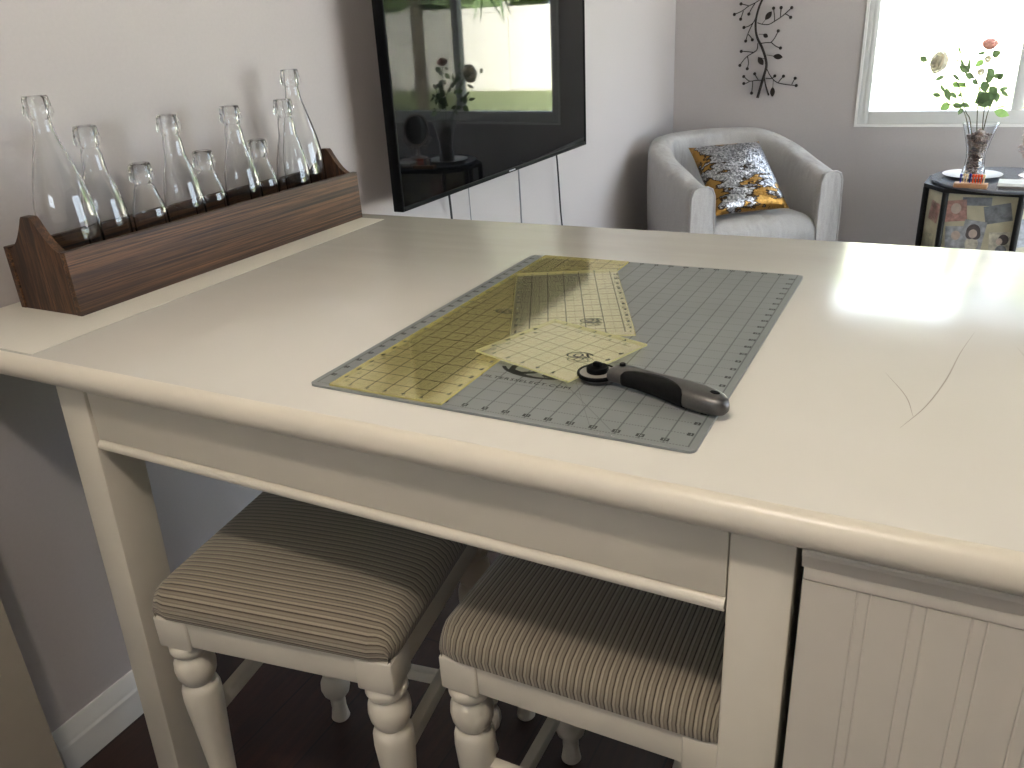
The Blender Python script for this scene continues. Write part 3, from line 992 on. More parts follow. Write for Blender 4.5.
def bottle(kind):
    H, R, = {'tall': (0.316, 0.0470), 'mid': (0.262, 0.0360), 'small': (0.189, 0.0310)}[kind]
    nr = 0.0145
    if kind == 'small':
        body = [(0.0, R), (0.45, R * 0.99), (0.58, R * 0.93), (0.68, R * 0.74), (0.76, nr * 1.28), (0.83, nr * 1.02), (0.86, nr)]
    else:
        body = [(0.0, R), (0.34, R), (0.44, R * 0.965), (0.54, R * 0.86), (0.64, R * 0.69), (0.73, R * 0.52), (0.81, nr * 1.18), (0.86, nr * 1.03), (0.895, nr)]
    lipb = H - 0.034
    out = [(R * 0.55, 0.0), (R * 0.86, 0.0005), (R * 0.97, 0.004), (R, 0.010)]
    P = bez([(r, z * H, 0) for z, r in body], 4)
    for p in P:
        if p.y > 0.012 and p.y < lipb - 0.001: out.append((p.x, p.y))
    lip = [(nr, lipb - 0.001), (nr + 0.0015, lipb), (0.0195, lipb + 0.003), (0.0218, lipb + 0.008), (0.0218, lipb + 0.014), (0.0203, lipb + 0.0165), (0.0200, lipb + 0.020), (0.0188, lipb + 0.029), (0.0180, lipb + 0.0325), (0.0168, H)]
    out += lip
    inner = [(0.0125, H), (0.0115, H - 0.003), (0.0112, lipb - 0.004)]
    for p in reversed(P):
        if 0.016 < p.y < lipb - 0.006: inner.append((p.x - 0.0026, p.y))
    inner += [(R - 0.004, 0.012), (R * 0.8, 0.0075), (R * 0.4, 0.0095), (0.002, 0.011)]
    m = MB().lathe(out + inner, 40, cap=False)
    n = 40
    m.b.verts.ensure_lookup_table()
    m.b.faces.new([m.b.verts[i] for i in range(n)])
    tot = len(m.b.verts)
    m.b.faces.new([m.b.verts[i] for i in range(tot - n, tot)])
    return m.build('glass_bottle', M['glass'], angle=50)
protos = {}
spec = [('tall', -0.028, 0.2195, 'tall clear swing-top bottle at the near left end of the wooden box'),
        ('mid', -0.043, 0.3015, 'medium clear bottle standing just behind the near tall bottle'),
        ('small', -0.036, 0.3840, 'small round-shouldered bottle nearest the camera, second small gap from the left end'),
        ('mid', -0.034, 0.4635, 'medium clear bottle between the nearest and the middle small bottles'),
        ('small', -0.038, 0.5310, 'small clear bottle in the middle of the row, fifth in the box'),
        ('mid', -0.036, 0.6180, 'medium clear bottle right after the middle small bottle'),
        ('small', -0.045, 0.6855, 'small clear bottle farthest along the row, between two medium bottles'),
        ('mid', -0.015, 0.7470, 'medium clear bottle overlapping the far tall bottle'),
        ('tall', -0.052, 0.8230, 'tall clear bottle at the far right end beside the peaked end panel')]
for kind, bx_, y, lab in spec:
    if kind not in protos:
        o = bottle(kind)
        protos[kind] = o
    else:
        o = protos[kind].copy()
        COL.objects.link(o)
    o.location = (bx_, y, BZ + 0.0104)
    o.rotation_euler = (0, 0, y * 7)
    tag(o, lab, 'bottle', 'clear glass bottles in the wooden box')

# ------------------------------------------------------------------ television
SX = -0.02
tv = empty('television', (SX, 1.765, 1.22))
tv.rotation_euler = (0, radians(0.35), 0)
tag(tv, 'large black flat television mounted on the left wall above the table end', 'television')
ty0, ty1, tz0, tz1 = 1.140, 2.392, 0.870, 1.515
def TT(mb):
    for v in mb.b.verts: v.co -= Vector((SX, 1.765, 1.22))
    return mb
b = 0.008
fm = MB()
fm.box(SX - 0.028, SX + 0.003, ty0, ty0 + b, tz0, tz1, 0.002).box(SX - 0.028, SX + 0.003, ty1 - b, ty1, tz0, tz1, 0.002)
fm.box(SX - 0.028, SX + 0.003, ty0 + b, ty1 - b, tz1 - b, tz1, 0.002).box(SX - 0.028, SX + 0.003, ty0 + b, ty1 - b, tz0, tz0 + 0.013, 0.002)
TT(fm).build('bezel', M['black_plastic'], tv, angle=30)
TT(MB().box(SX - 0.02, SX, ty0 + b, ty1 - b, tz0 + 0.013, tz1 - b)).build('screen', M['screen'], tv, smooth=False)
TT(MB().box(SX - 0.026, SX - 0.0205, ty0 + b, ty1 - b, tz0 + 0.013, tz1 - b).box(SX - 0.06, SX - 0.026, 1.35, 2.18, 0.93, 1.35, 0.01)).build('back_housing', M['black_plastic'], tv, angle=30)
TT(MB().box(SX - 0.127, SX - 0.06, 1.70, 1.83, 1.14, 1.30).box(WX + 0.0005, WX + 0.012, 1.60, 1.93, 1.08, 1.36)).build('wall_bracket', M['black_plastic'], tv, smooth=False)
TT(MB().box(SX + 0.0028, SX + 0.0036, 1.744, 1.786, tz0 + 0.0045, tz0 + 0.0085, 0.0004)).build('maker_badge', M['logo_grey'], tv, angle=30)
cabs = [(1.535, 0.0035, 'cable_black', 'thick black cable hanging below the television, nearest the table end', 0.03),
        (1.655, 0.0016, 'cable_grey', 'thin grey cable hanging below the television', 0.02),
        (2.012, 0.0030, 'cable_grey', 'grey power cable hanging below the middle of the television', 0.02),
        (2.335, 0.0034, 'cable_black', 'black cable hanging farthest right below the television', 0.06)]
for y, r, mt, lab, dv in cabs:
    P = bez([(-0.122, y, 1.1), (-0.124, y, 0.90), (-0.126, y + dv * 0.3, 0.78), (-0.128, y + dv * 0.6, 0.62), (-0.130, y + dv, 0.45), (-0.132, y + dv * 0.7, 0.14), (-0.128, y + dv, 0.006)], 8)
    tag(MB().tube(P, r, 8).build('cable', M[mt]), lab, 'cable', 'cables under the television')

# ------------------------------------------------------------------ cutting mat
MX, MY = 0.58857, 0.0711
mz = TH
mt_ = empty('cutting_mat', (MX, MY, mz))
tag(mt_, 'grey gridded quilting cutting mat with numbered edges lying on the table', 'cutting mat')
def rrect(x0, x1, y0, y1, r, n=5):
    out = []
    for cx, cy, a0 in ((x1 - r, y1 - r, 0), (x0 + r, y1 - r, 90), (x0 + r, y0 + r, 180), (x1 - r, y0 + r, 270)):
        for k in range(n + 1):
            a = radians(a0 + 90 * k / n)
            out.append((cx + r * cos(a), cy + r * sin(a)))
    return out
MT = 0.0030
MB().prism(rrect(-0.0075, 18 * IN + 0.0085, -0.0085, 24 * IN - 0.0005 + 0.002, 0.008), 0, MT).build('sheet', M['mat'], mt_, smooth=False)
pb, pw = MB(), MB()
def numbox(n, x, y, ang=0):
    w, h = (0.0066 if n < 10 else 0.0085), 0.0064
    c, s_ = cos(ang), sin(ang)
    pts = [(-w / 2, -h / 2), (w / 2, -h / 2), (w / 2, h / 2), (-w / 2, h / 2)]
    pb.b.faces.new([pb.b.verts.new((x + a * c - b_ * s_, y + a * s_ + b_ * c, MT + 0.00008)) for a, b_ in pts])
    text_into(pw, str(n), x, y, MT + 0.00016, 0.0062, ang)
for k in range(1, 24):
    numbox(k, 18 * IN - 0.0051, k * IN)
    numbox(k, 0.0045, k * IN)
for k in range(1, 18):
    numbox(k, k * IN, 0.0060)
    numbox(k, k * IN, 24 * IN - 0.0050)
pb.build('number_box', M['print_black'], mt_, smooth=False)['kind'] = 'stuff'
o = pw.build('numeral', M['print_grey'], mt_, smooth=False); o['kind'] = 'stuff'
tl = MB()
for q_ in (0, 0.0003):
    text_into(tl, 'QUILTERSSELECT.COM', 0.2315 + q_, 0.0865 + q_, MT + 0.0002 + q_ * 0.05, 0.0092, 0, wide=1.24)
for q_ in range(6):
    text_into(tl, 'QS', 0.232 + 0.0008 * (q_ % 3), 0.124 + 0.0012 * (q_ // 3), MT + 0.0002 + q_ * 0.00001, 0.052, 0, 0.25, wide=1.15)
for k in range(44):
    a0, a1 = radians(-165 + k * 6.2), radians(-165 + (k + 1) * 6.2)
    ex, ey = 0.052, 0.030
    w0 = 0.0050
    p = [(ex * cos(a0), ey * sin(a0)), (ex * cos(a1), ey * sin(a1)), ((ex - w0) * cos(a1), (ey - w0) * sin(a1)), ((ex - w0) * cos(a0), (ey - w0) * sin(a0))]
    tl.b.faces.new([tl.b.verts.new((0.240 + a, 0.128 + b_, MT + 0.00022)) for a, b_ in p])
tl.build('brand_lettering', M['print_black'], mt_, smooth=False)

# ------------------------------------------------------------------ acrylic rulers
yel = (0.88, 0.84, 0.60, 1)
yel2 = (0.93, 0.91, 0.74, 1)
M['rulA'] = mk_ruler('yellow_acrylic_long', 6.2, 24, yel, lin((200, 190, 128)), 0.38, 0.75)
M['rulB'] = mk_ruler('yellow_acrylic_medium', 6.5, 12.2, yel2, lin((206, 202, 156)))
M['rulC'] = mk_ruler('yellow_acrylic_square', 6.2, 5.8, yel2, lin((212, 208, 156)), 0.24, 0.42)
def ruler(name, wid, ln, loc, rot, mat, lab, logo, t=0.0026):
    e = empty(name, loc, rot=rot)
    tag(e, lab, 'ruler', 'yellow acrylic quilting rulers')
    MB().prism([(0, 0), (wid * IN, 0), (wid * IN, ln * IN), (0, ln * IN)], 0, t).build('acrylic_sheet', mat, e, smooth=False)
    m = MB()
    for k in range(1, int(ln)):
        for xx_ in (0.0058, wid * IN - 0.0058):
            for q_ in (0, 0.0004, 0.0008):
                text_into(m, str(k), xx_ + q_, k * IN + q_, t + 0.0001 + q_ * 0.05, 0.0088, 0, wide=1.25)
                text_into(m, '-', xx_, k * IN + q_ * 2 - 0.0005, t + 0.0001 + q_ * 0.05, 0.011, 0)
    for k in range(1, int(wid + 0.4)):
        for yy_ in (0.0070, ln * IN - 0.0062):
            for q_ in (0, 0.0004, 0.0008):
                text_into(m, str(k), k * IN + q_, yy_, t + 0.0001 + q_ * 0.05, 0.0082, 0, wide=1.2)
            text_into(m, '-', k * IN, yy_, t + 0.0001, 0.0080, 0)
    m.build('numeral', M['print_black'], e, smooth=False)['kind'] = 'stuff'
    lx, ly, ls, la = logo
    m = MB()
    for q_ in (0, 0.0004, 0.0008):
        text_into(m, 'QS', lx + q_, ly + q_ * 0.5, t + 0.00012 + q_ * 0.02, ls, la, 0.3)
    for k in range(50):
        a0, a1 = radians(k * 6.6), radians((k + 1) * 6.6)
        ex, ey, w0 = ls * 1.0, ls * 0.60, ls * 0.11
        p = [(ex * cos(a0), ey * sin(a0)), (ex * cos(a1), ey * sin(a1)), ((ex - w0) * cos(a1), (ey - w0) * sin(a1)), ((ex - w0) * cos(a0), (ey - w0) * sin(a0))]
        m.b.faces.new([m.b.verts.new((lx + a * cos(la) - b_ * sin(la), ly + a * sin(la) + b_ * cos(la), t + 0.00012)) for a, b_ in p])
    m.build('brand_lettering', M['print_black'], e, smooth=False)
    return e
z0 = mz + MT + 0.0003
ruler('quilting_ruler', 6.2, 24, (0.6105, 0.0655, z0), (0, 0, 0), M['rulA'],
      'long yellow transparent ruler running the length of the mat along its left side', (0.080, 0.307, 0.0175, radians(5)))
th = radians(25.1)
ruler('quilting_ruler', 6.5, 12.2, (0.7508, 0.2647, z0 + 0.0031), (0, 0, th), M['rulB'],
      'medium pale yellow rectangular ruler lying askew across the long ruler', (0.110, 0.06, 0.0155, 0))
ruler('quilting_ruler', 6.2, 5.8, (0.7320, 0.2080, z0 + 0.0062), (0, 0, radians(-18.5)), M['rulC'],
      'small pale yellow square ruler lying on top of the other two rulers', (0.1164, 0.067, 0.0165, radians(30)))

# ------------------------------------------------------------------ rotary cutter
zc = mz + MT + 0.0004
ang = radians(-14.5)
rc = empty('rotary_cutter', (0.9035, 0.1925, zc), ang)
tag(rc, 'grey and black handled rotary cutter lying on the mat', 'rotary cutter')
# handle: sections along +x with width, height, centre
hs = [(0.0205, 0.0105, 0.004, 0.0200, 0.000), (0.0225, 0.0120, 0.0035, 0.0222, 0.001), (0.030, 0.0125, 0.004, 0.0240, 0.001), (0.044, 0.0130, 0.0035, 0.0245, 0.002),
      (0.060, 0.0125, 0.003, 0.0240, 0.002), (0.078, 0.0135, 0.002, 0.0240, 0.002), (0.096, 0.0150, 0.001, 0.0245, 0.001), (0.114, 0.0165, 0.0005, 0.0255, -0.001),
      (0.132, 0.0172, 0.0005, 0.0255, -0.003), (0.148, 0.0160, 0.0005, 0.0245, -0.004), (0.159, 0.0130, 0.001, 0.0230, -0.005), (0.166, 0.0085, 0.003, 0.0200, -0.006), (0.169, 0.0035, 0.007, 0.0155, -0.006)]
def loft(mb, secs, n=28, e=2.6, x_grow=0):
    rings = []
    for x, w, za, zb, cy in secs:
        ring = []
        for k in range(n):
            a = 2 * pi * k / n
            ca, sa = cos(a), sin(a)
            yy = math.copysign(abs(ca) ** (2 / e), ca) * (w + x_grow) + cy
            zz = (za + zb) / 2 + math.copysign(abs(sa) ** (2 / e), sa) * ((zb - za) / 2 + x_grow)
            ring.append(mb.b.verts.new((x, yy, zz)))
        rings.append(ring)
    for a, b_ in zip(rings, rings[1:]):
        for i in range(n):
            j = (i + 1) % n
            mb.b.faces.new((a[i], a[j], b_[j], b_[i]))
    mb.b.faces.new(list(reversed(rings[0]))); mb.b.faces.new(rings[-1])
    return mb
def sec_at(x):
    for a, b_ in zip(hs, hs[1:]):
        if a[0] <= x <= b_[0]:
            t = (x - a[0]) / (b_[0] - a[0])
            return tuple(p + (q - p) * t for p, q in zip(a, b_))
    return hs[-1]
# smooth sections
xs = [0.0205 + (0.169 - 0.0205) * (1 - (1 - i / 40) ** 1.4) for i in range(41)]
loft(MB(), [sec_at(x) for x in xs], 36).build('handle', M['gunmetal'], rc, angle=60)
# soft grip: patch over the near side of the handle, rising onto the top in the middle
g = MB()
NX, NA = 30, 14
rows = []
for i in range(NX + 1):
    t = i / NX
    x = 0.040 + 0.082 * t
    s_ = sec_at(x)
    top_a = radians(-90 + 18 + 118 * min(1, sin(pi * min(1, max(0, t * 0.93 + 0.04))) ** 0.5))
    row = []
    for k in range(NA + 1):
        a = radians(-160) + (top_a - radians(-100 - 60)) * k / NA
        aa = a - radians(0)
        # angle measured so that -90 deg is the camera side of the handle (negative y)
        ca, sa = cos(aa), sin(aa)
        yy = -abs(1) * 0
        # param: phi from under side (-pi) over the -y side to the top
        phi = -pi * 0.92 + (pi * 0.50 + pi * 0.36 * min(1, sin(pi * min(1, max(0, t))) ** 0.45) * 1.0) * k / NA
        # phi=-pi/2 -> bottom ; phi=-pi -> -y side ; phi=-3pi/2 -> top
        ps = -pi * 0.62 - (phi + pi * 0.92)
        c1, s1 = cos(ps), sin(ps)
        e = 2.6
        yv = math.copysign(abs(c1) ** (2 / e), c1) * (s_[1] + 0.0009) + s_[4]
        zv = (s_[2] + s_[3]) / 2 + math.copysign(abs(s1) ** (2 / e), s1) * ((s_[3] - s_[2]) / 2 + 0.0009)
        row.append(g.b.verts.new((x, yv, max(zv, 0.0004))))
    rows.append(row)
for a, b_ in zip(rows, rows[1:]):
    for k in range(NA):
        g.b.faces.new((a[k], a[k + 1], b_[k + 1], b_[k]))
g.build('grip', M['black_rubber'], rc, thick=-0.0012)
MB().lathe([(0.0222, 0.0066), (0.0226, 0.0070), (0.0222, 0.0074), (0.010, 0.0076)], 48).build('blade', M['steel'], rc, angle=30)
MB().lathe([(0.0205, 0.0076), (0.0234, 0.0060), (0.0240, 0.0072), (0.0240, 0.0092), (0.0232, 0.0102), (0.0212, 0.0102), (0.0208, 0.0090), (0.0205, 0.0076)], 48, cap=False).build('blade_guard', M['black_plastic'], rc, angle=40)
MB().lathe([(0.0115, 0.0078), (0.0206, 0.0082), (0.0206, 0.0092), (0.0115, 0.0100)], 48).build('guard_plate', M['guard'], rc, angle=30)
MB().lathe([(0.0125, 0.0101), (0.0130, 0.0112), (0.0130, 0.0150), (0.0120, 0.0163), (0.0040, 0.0165)], 36).box(-0.0048, 0.0048, -0.0032, 0.0032, 0.0164, 0.0215, 0.001).build('lock_knob', M['black_plastic'], rc, angle=40)
MB().lathe([(0.0170, 0.0004), (0.0200, 0.0020), (0.0195, 0.0064)], 32).build('hub_base', M['gunmetal'], rc)
MB().box(0.006, 0.024, -0.0085, 0.0085, 0.0010, 0.0074, 0.002).build('blade_arm', M['gunmetal'], rc, angle=30)
MB().lathe([(0.0036, 0.0238), (0.0036, 0.0260), (0.0028, 0.0268)], 20, at=(0.0330, 0.0030, 0)).build('release_button', M['black_plastic'], rc)
MB().lathe([(0.0052, 0.0238), (0.0050, 0.0245), (0.0020, 0.0245)], 24, at=(0.1520, -0.004, 0), sx=1.15, sy=0.62).build('hanging_hole', M['black_plastic'], rc)

# ------------------------------------------------------------------ armchair
ac = empty('tub_armchair', (0.545, 3.16, 0), radians(46))
tag(ac, 'light grey slipcovered tub armchair in the far left corner', 'armchair')
def ushape():
    """centreline stations of the arms and back, front left to front right"""
    pts = []
    hw, ys, yb = 0.335, 0.30, 0.635
    for k in range(9):
        pts.append((-hw, 0.035 + (ys - 0.035) * k / 8))
    for k in range(1, 24):
        a = pi - pi * k / 24
        pts.append((hw * cos(a), ys + (yb - ys) * sin(a) ** 0.92))
    for k in range(8, -1, -1):
        pts.append((hw, 0.035 + (ys - 0.035) * k / 8))
    return pts
U = ushape()
sh = MB()
rings = []
n_ = len(U)
random.seed(11)
for i, (x, y) in enumerate(U):
    p0, p1 = U[max(0, i - 1)], U[min(n_ - 1, i + 1)]
    d = Vector((p1[0] - p0[0], p1[1] - p0[1], 0)).normalized()
    nrm = Vector((-d.y, d.x, 0))   # outward (left of travel for clockwise path)
    t = y / 0.635
    hgt = 0.610 + 0.165 * max(0, min(1, (y - 0.02) / 0.5)) ** 1.1
    th_ = 0.056
    flare = 0.018 * t
    sec = [(th_ + 0.004, 0.06), (th_ + 0.006, 0.25), (th_ + 0.006 + flare, 0.45), (th_ + flare, hgt - 0.05), (th_ * 0.86 + flare, hgt - 0.018), (th_ * 0.5 + flare, hgt - 0.003), (flare * 0.8, hgt),
           (-th_ * 0.55, hgt - 0.006), (-th_ * 0.90, hgt - 0.025), (-th_ * 1.05, hgt - 0.07), (-th_ * 1.02, 0.45), (-th_ * 0.9, 0.30), (-th_ * 0.9, 0.06)]
    ring = []
    for o_, z in sec:
        c = Vector((x, y, z)) + nrm * o_
        w = noise.noise(Vector((x * 7, y * 7, z * 3.2))) * 0.010 * (1 if z > 0.1 else 0.3)
        c += nrm * w
        ring.append(sh.b.verts.new(c))
    rings.append(ring)
for a, b_ in zip(rings, rings[1:]):
    m_ = len(a)
    for k in range(m_):
        j = (k + 1) % m_
        sh.b.faces.new((a[k], a[j], b_[j], b_[k]))
sh.b.faces.new(rings[0]); sh.b.faces.new(list(reversed(rings[-1])))
o = sh.build('backrest', M['slip'], ac, angle=65)
md = o.modifiers.new('sub', 'SUBSURF'); md.levels = 1; md.render_levels = 2
# arm front panels with piping edge
for sx in (-1, 1):
    ol = [(-0.058, 0.06), (0.058, 0.06), (0.060, 0.45), (0.056, 0.575), (0.044, 0.606), (0.020, 0.617), (-0.020, 0.617), (-0.044, 0.606), (-0.056, 0.575), (-0.060, 0.45)]
    m = MB().prism([(sx * 0.335 + a, b_) for a, b_ in ol], 0.012, 0.034, 'y')
    P = [(sx * 0.335 + a, 0.012, b_) for a, b_ in ol[1:]] + [(sx * 0.335 - 0.058, 0.012, 0.06)]
    m.tube(P, 0.0045, 6)
    m.build('arm_front', M['slip'], ac, angle=50)
# seat cushion and skirt
sm = MB()
N = 18
rows = []
for i in range(N + 1):
    u = -1 + 2 * i / N
    row = []
    for j in range(N + 1):
        v = j / N
        x = u * 0.276
        y = 0.020 + v * 0.56
        e = min(1, (1 - abs(u)) * 6) * 1.0
        z = 0.430 + 0.020 * (1 - u * u) * sin(pi * min(1, v * 1.0 + 0.08)) + 0.006 * noise.noise(Vector((u * 3, v * 4, 0.3)))
        if v < 0.12: z -= 0.045 * (1 - v / 0.12) ** 2.2
        z -= 0.020 * (1 - e)
        row.append(sm.b.verts.new((x, y, z)))
    rows.append(row)
for a, b_ in zip(rows, rows[1:]):
    for k in range(N):
        sm.b.faces.new((a[k], a[k + 1], b_[k + 1], b_[k]))
lo_ = [[sm.b.verts.new((r[0].co.x, r[0].co.y - 0.004, 0.30)) for r in rows]]
for i in range(N):
    sm.b.faces.new((rows[i][0], rows[i + 1][0], lo_[0][i + 1], lo_[0][i]))
sm.build('seat', M['slip'], ac, angle=60, thick=0.004)
fm = MB()
rows = []
for i in range(41):
    u = i / 40
    x = -0.274 + 0.548 * u
    rows.append([fm.b.verts.new((x, 0.026 + 0.004 * sin(u * 34) * (0.2 + 0.8 * (1 - k / 6)) + 0.002, 0.06 + (0.355 - 0.06) * k / 6)) for k in range(7)])
for a, b_ in zip(rows, rows[1:]):
    for k in range(6):
        fm.b.faces.new((a[k], a[k + 1], b_[k + 1], b_[k]))
fm.build('skirt', M['slip'], ac, angle=60, thick=0.004)
for sx, sy in ((-0.33, 0.07), (0.33, 0.07), (-0.24, 0.52), (0.24, 0.52)):
    MB().lathe([(0.018, 0), (0.024, 0.0605)], 16, (sx, sy, 0)).build('leg', M['black_wood'], ac)

# sequin pillow
def pillow(w, h, d):
    m = MB()
    N = 22
    for side in (1, -1):
        rows = []
        for i in range(N + 1):
            row = []
            for j in range(N + 1):
                u, v = -1 + 2 * i / N, -1 + 2 * j / N
                f = max(0, (1 - u ** 4)) ** 0.6 * max(0, (1 - v ** 4)) ** 0.6
                pin = 1 - 0.05 * (1 - u * u) * (v * v) * 1.0
                pin2 = 1 - 0.05 * (1 - v * v) * (u * u)
                x = u * w / 2 * pin2
                z = v * h / 2 * pin
                y = side * (d / 2 * f + 0.004 * noise.noise(Vector((u * 2.5, v * 2.5, side))) * f)
                row.append(m.b.verts.new((x, y, z)))
            rows.append(row)
        for a, b_ in zip(rows, rows[1:]):
            for k in range(N):
                m.b.faces.new((a[k], a[k + 1], b_[k + 1], b_[k]))
    bmesh.ops.remove_doubles(m.b, verts=m.b.verts, dist=0.0004)
    return m
po = pillow(0.365, 0.41, 0.12).build('throw_pillow', M['sequin'], angle=80)
tag(po, 'silver and gold sequin throw pillow leaning in the armchair', 'pillow')
# ridge of loose sequins round the rim is part of the cover mesh; place leaning back
po.location = (0.368, 3.290, 0.600)
po.rotation_euler = (radians(-50), 0, radians(40.5))

# ------------------------------------------------------------------ wall art
art = empty('metal_branch', (0.30, YF - 0.02, 1.2))
tag(art, 'dark metal branch wall hanging with leaves and round buds on the back wall', 'wall art')
# picture-plane trace of the branch, brought onto its own plane on the wall
def wpt(px, py, off=0.02):
    c = Vector((px - 512, py - 384, 813.573))
    d = Vector([sum(RW[i][k] * c[k] for k in range(3)) for i in range(3)])
    t = (YF - off - CP[1]) / d.y
    p = Vector(CP) + d * t
    return p - Vector((0.30, YF - 0.02, 1.2))
def A(x, y): return (725 + x / 12.8, y / 12.8)
def Bp(x, y): return (725 + x / 12.8, 40 + y / 12.8)
def branch(pts, r, off=0.02, n=6, name='branch'):
    P = bez([wpt(*p, off) for p in pts], 5)
    rr = [r * (1 - 0.45 * i / (len(P) - 1)) for i in range(len(P))]
    return MB().tube(P, rr, n).build(name, M['iron'], art)
branch([Bp(415, 740), Bp(450, 620), Bp(500, 450), Bp(530, 330), Bp(515, 220), A(470, 600), A(420, 500), A(395, 400), A(395, 260), A(430, 110), A(475, 0), (768, -12), (776, -30), (782, -52), (778, -75), (770, -100)], 0.0078, name='main_stem')
branch([Bp(560, 710), Bp(525, 600), Bp(505, 500), Bp(508, 430)], 0.0050)
twigs = [([A(475, -20), A(380, 40), A(300, 80), A(220, 140), A(120, 185)], 1), ([A(300, 72), A(205, 50)], 1), ([A(235, 140), A(215, 200), A(200, 245)], 1), ([A(385, 40), A(340, 110), A(305, 180)], 1),
         ([A(400, 210), A(360, 290), A(300, 335), A(242, 352)], 1), ([A(395, 230), A(330, 350), A(290, 440), A(265, 525)], 1), ([A(300, 440), A(330, 475), A(350, 510)], 1),
         ([A(415, 290), A(470, 308), A(560, 312), A(650, 262), A(740, 200), A(855, 98)], 1), ([A(632, 272), A(635, 220), A(622, 105)], 1), ([A(710, 215), A(718, 98)], 1), ([A(770, 178), A(800, 190), A(840, 222)], 1),
         ([A(455, 555), A(530, 545), A(590, 540), A(640, 480), A(682, 395)], 1), ([A(590, 540), A(650, 590), A(710, 615)], 1),
         ([Bp(420, 40), Bp(410, 120), Bp(365, 160), Bp(290, 205), Bp(235, 260), Bp(190, 325)], 1), ([Bp(365, 160), Bp(290, 150), Bp(208, 145)], 1), ([Bp(288, 212), Bp(300, 290), Bp(285, 368)], 1),
         ([Bp(535, 370), Bp(580, 460), Bp(660, 540), Bp(780, 570), Bp(912, 583)], 1), ([Bp(685, 540), Bp(725, 490), Bp(748, 463)], 1), ([Bp(855, 570), Bp(880, 520), Bp(898, 490)], 1),
         ([Bp(500, 515), Bp(400, 517), Bp(310, 525), Bp(240, 467)], 1), ([Bp(320, 525), Bp(280, 550), Bp(240, 557)], 1), ([Bp(355, 520), Bp(350, 600), Bp(340, 680)], 1), ([Bp(425, 510), Bp(400, 470), Bp(380, 432)], 1), ([Bp(520, 490), Bp(600, 490), Bp(637, 460)], 1),
         ([(777, -40), (760, -52), (748, -50)], 1), ([(781, -60), (796, -70), (806, -68)], 1), ([(776, -82), (762, -92), (752, -88)], 1)]
for pts, bud in twigs:
    off = 0.026
    P = bez([wpt(*p, off) for p in pts], 4)
    q = MB().tube(P, 0.0024, 5).build('twig', M['iron'], art)
    MB().ball(P[-1], 0.0082, 2, sc=(1, 0.7, 1)).build('bud', M['iron'], q)
def aleaf(pts, w):
    a, b_, c = [wpt(*p, 0.024) for p in pts]
    m = MB().tube([a, b_], 0.0014, 5)
    d = c - b_
    side = Vector((0, 1, 0)).cross(d).normalized()
    outl = []
    for i in range(9):
        t = i / 8
        outl.append(b_ + d * t + side * w * 0.5 * sin(pi * t) ** 0.8)
    for i in range(7, 0, -1):
        t = i / 8
        outl.append(b_ + d * t - side * w * 0.5 * sin(pi * t) ** 0.8)
    f = m.b.faces.new([m.b.verts.new(p) for p in outl])
    r = bmesh.ops.extrude_face_region(m.b, geom=[f])
    for v in r['geom']:
        if isinstance(v, bmesh.types.BMVert): v.co.y -= 0.003
    m.build('leaf', M['iron'], art, smooth=False)
aleaf([A(475, 305), A(515, 255), A(600, 145)], 0.026)
aleaf([A(430, 438), A(490, 438), A(550, 475)], 0.020)
aleaf([Bp(530, 190), Bp(615, 205), Bp(740, 220)], 0.026)
aleaf([Bp(520, 245), Bp(425, 220), Bp(490, 320)], 0.026)
aleaf([Bp(618, 515), Bp(612, 600), Bp(605, 728)], 0.024)
for p in [A(400, 230), Bp(515, 300), (778, -70)]:
    w = wpt(*p, 0.02)
    MB().tube([w, w + Vector((0, 0.0195, 0))], 0.002, 6).build('wall_peg', M['iron'], art)

# ------------------------------------------------------------------ round-top side table with photographs behind glass
HZ = 0.585
stb = empty('side_table', (1.47, 3.53, 0))
tag(stb, 'black side table with round glass-covered top and photo panels, below the window', 'side table')
def TS(mb):
    for v in mb.b.verts: v.co -= Vector((1.47, 3.53, 0))
    return mb
TS(MB().lathe([(0.285, HZ - 0.016), (0.297, HZ - 0.012), (0.300, HZ - 0.004), (0.297, HZ)], 64, at=(1.47, 3.53, 0))).build('tabletop', simple('smoky_glass_top', (112, 116, 124), 0.12, noise_amt=0.02), stb, angle=40)
poly = [(1.148, 3.46), (1.230, 3.335), (1.522, 3.285), (1.760, 3.42), (1.800, 3.62), (1.66, 3.80), (1.32, 3.81), (1.165, 3.66)]
TS(MB().prism(poly, HZ - 0.034, HZ - 0.0165).prism(poly, 0.0, 0.05).prism(poly, 0.235, 0.27)).build('cabinet_frame', M['black_wood'], stb, smooth=False)
for i, p in enumerate(poly):
    a, b_ = Vector(p), Vector((1.47, 3.53))
    d = (b_ - a).normalized() * 0.012
    c = a + d
    TS(MB().lathe([(0.013, 0.05), (0.013, 0.235)], 10, (c.x, c.y, 0)).lathe([(0.013, 0.27), (0.013, HZ - 0.034)], 10, (c.x, c.y, 0))).build('post', M['black_wood'], stb)
photo_cols = [(206, 158, 146), (186, 186, 192), (206, 200, 172), (140, 142, 148), (226, 216, 200)]
pm = [simple('photo_print_%d' % i, c, 0.5, nscale=45, noise_amt=0.35) for i, c in enumerate(photo_cols)]
skin = simple('photo_face_tone', (222, 200, 188), 0.5, nscale=60, noise_amt=0.1)
hair = simple('photo_hair_tone', (104, 92, 92), 0.5, nscale=60, noise_amt=0.2)
back = simple('beige_photo_backing', (222, 212, 184), 0.7, nscale=20, noise_amt=0.1)
M['pane2'] = mk_pane('table_glass', (0.96, 0.97, 0.97, 1))
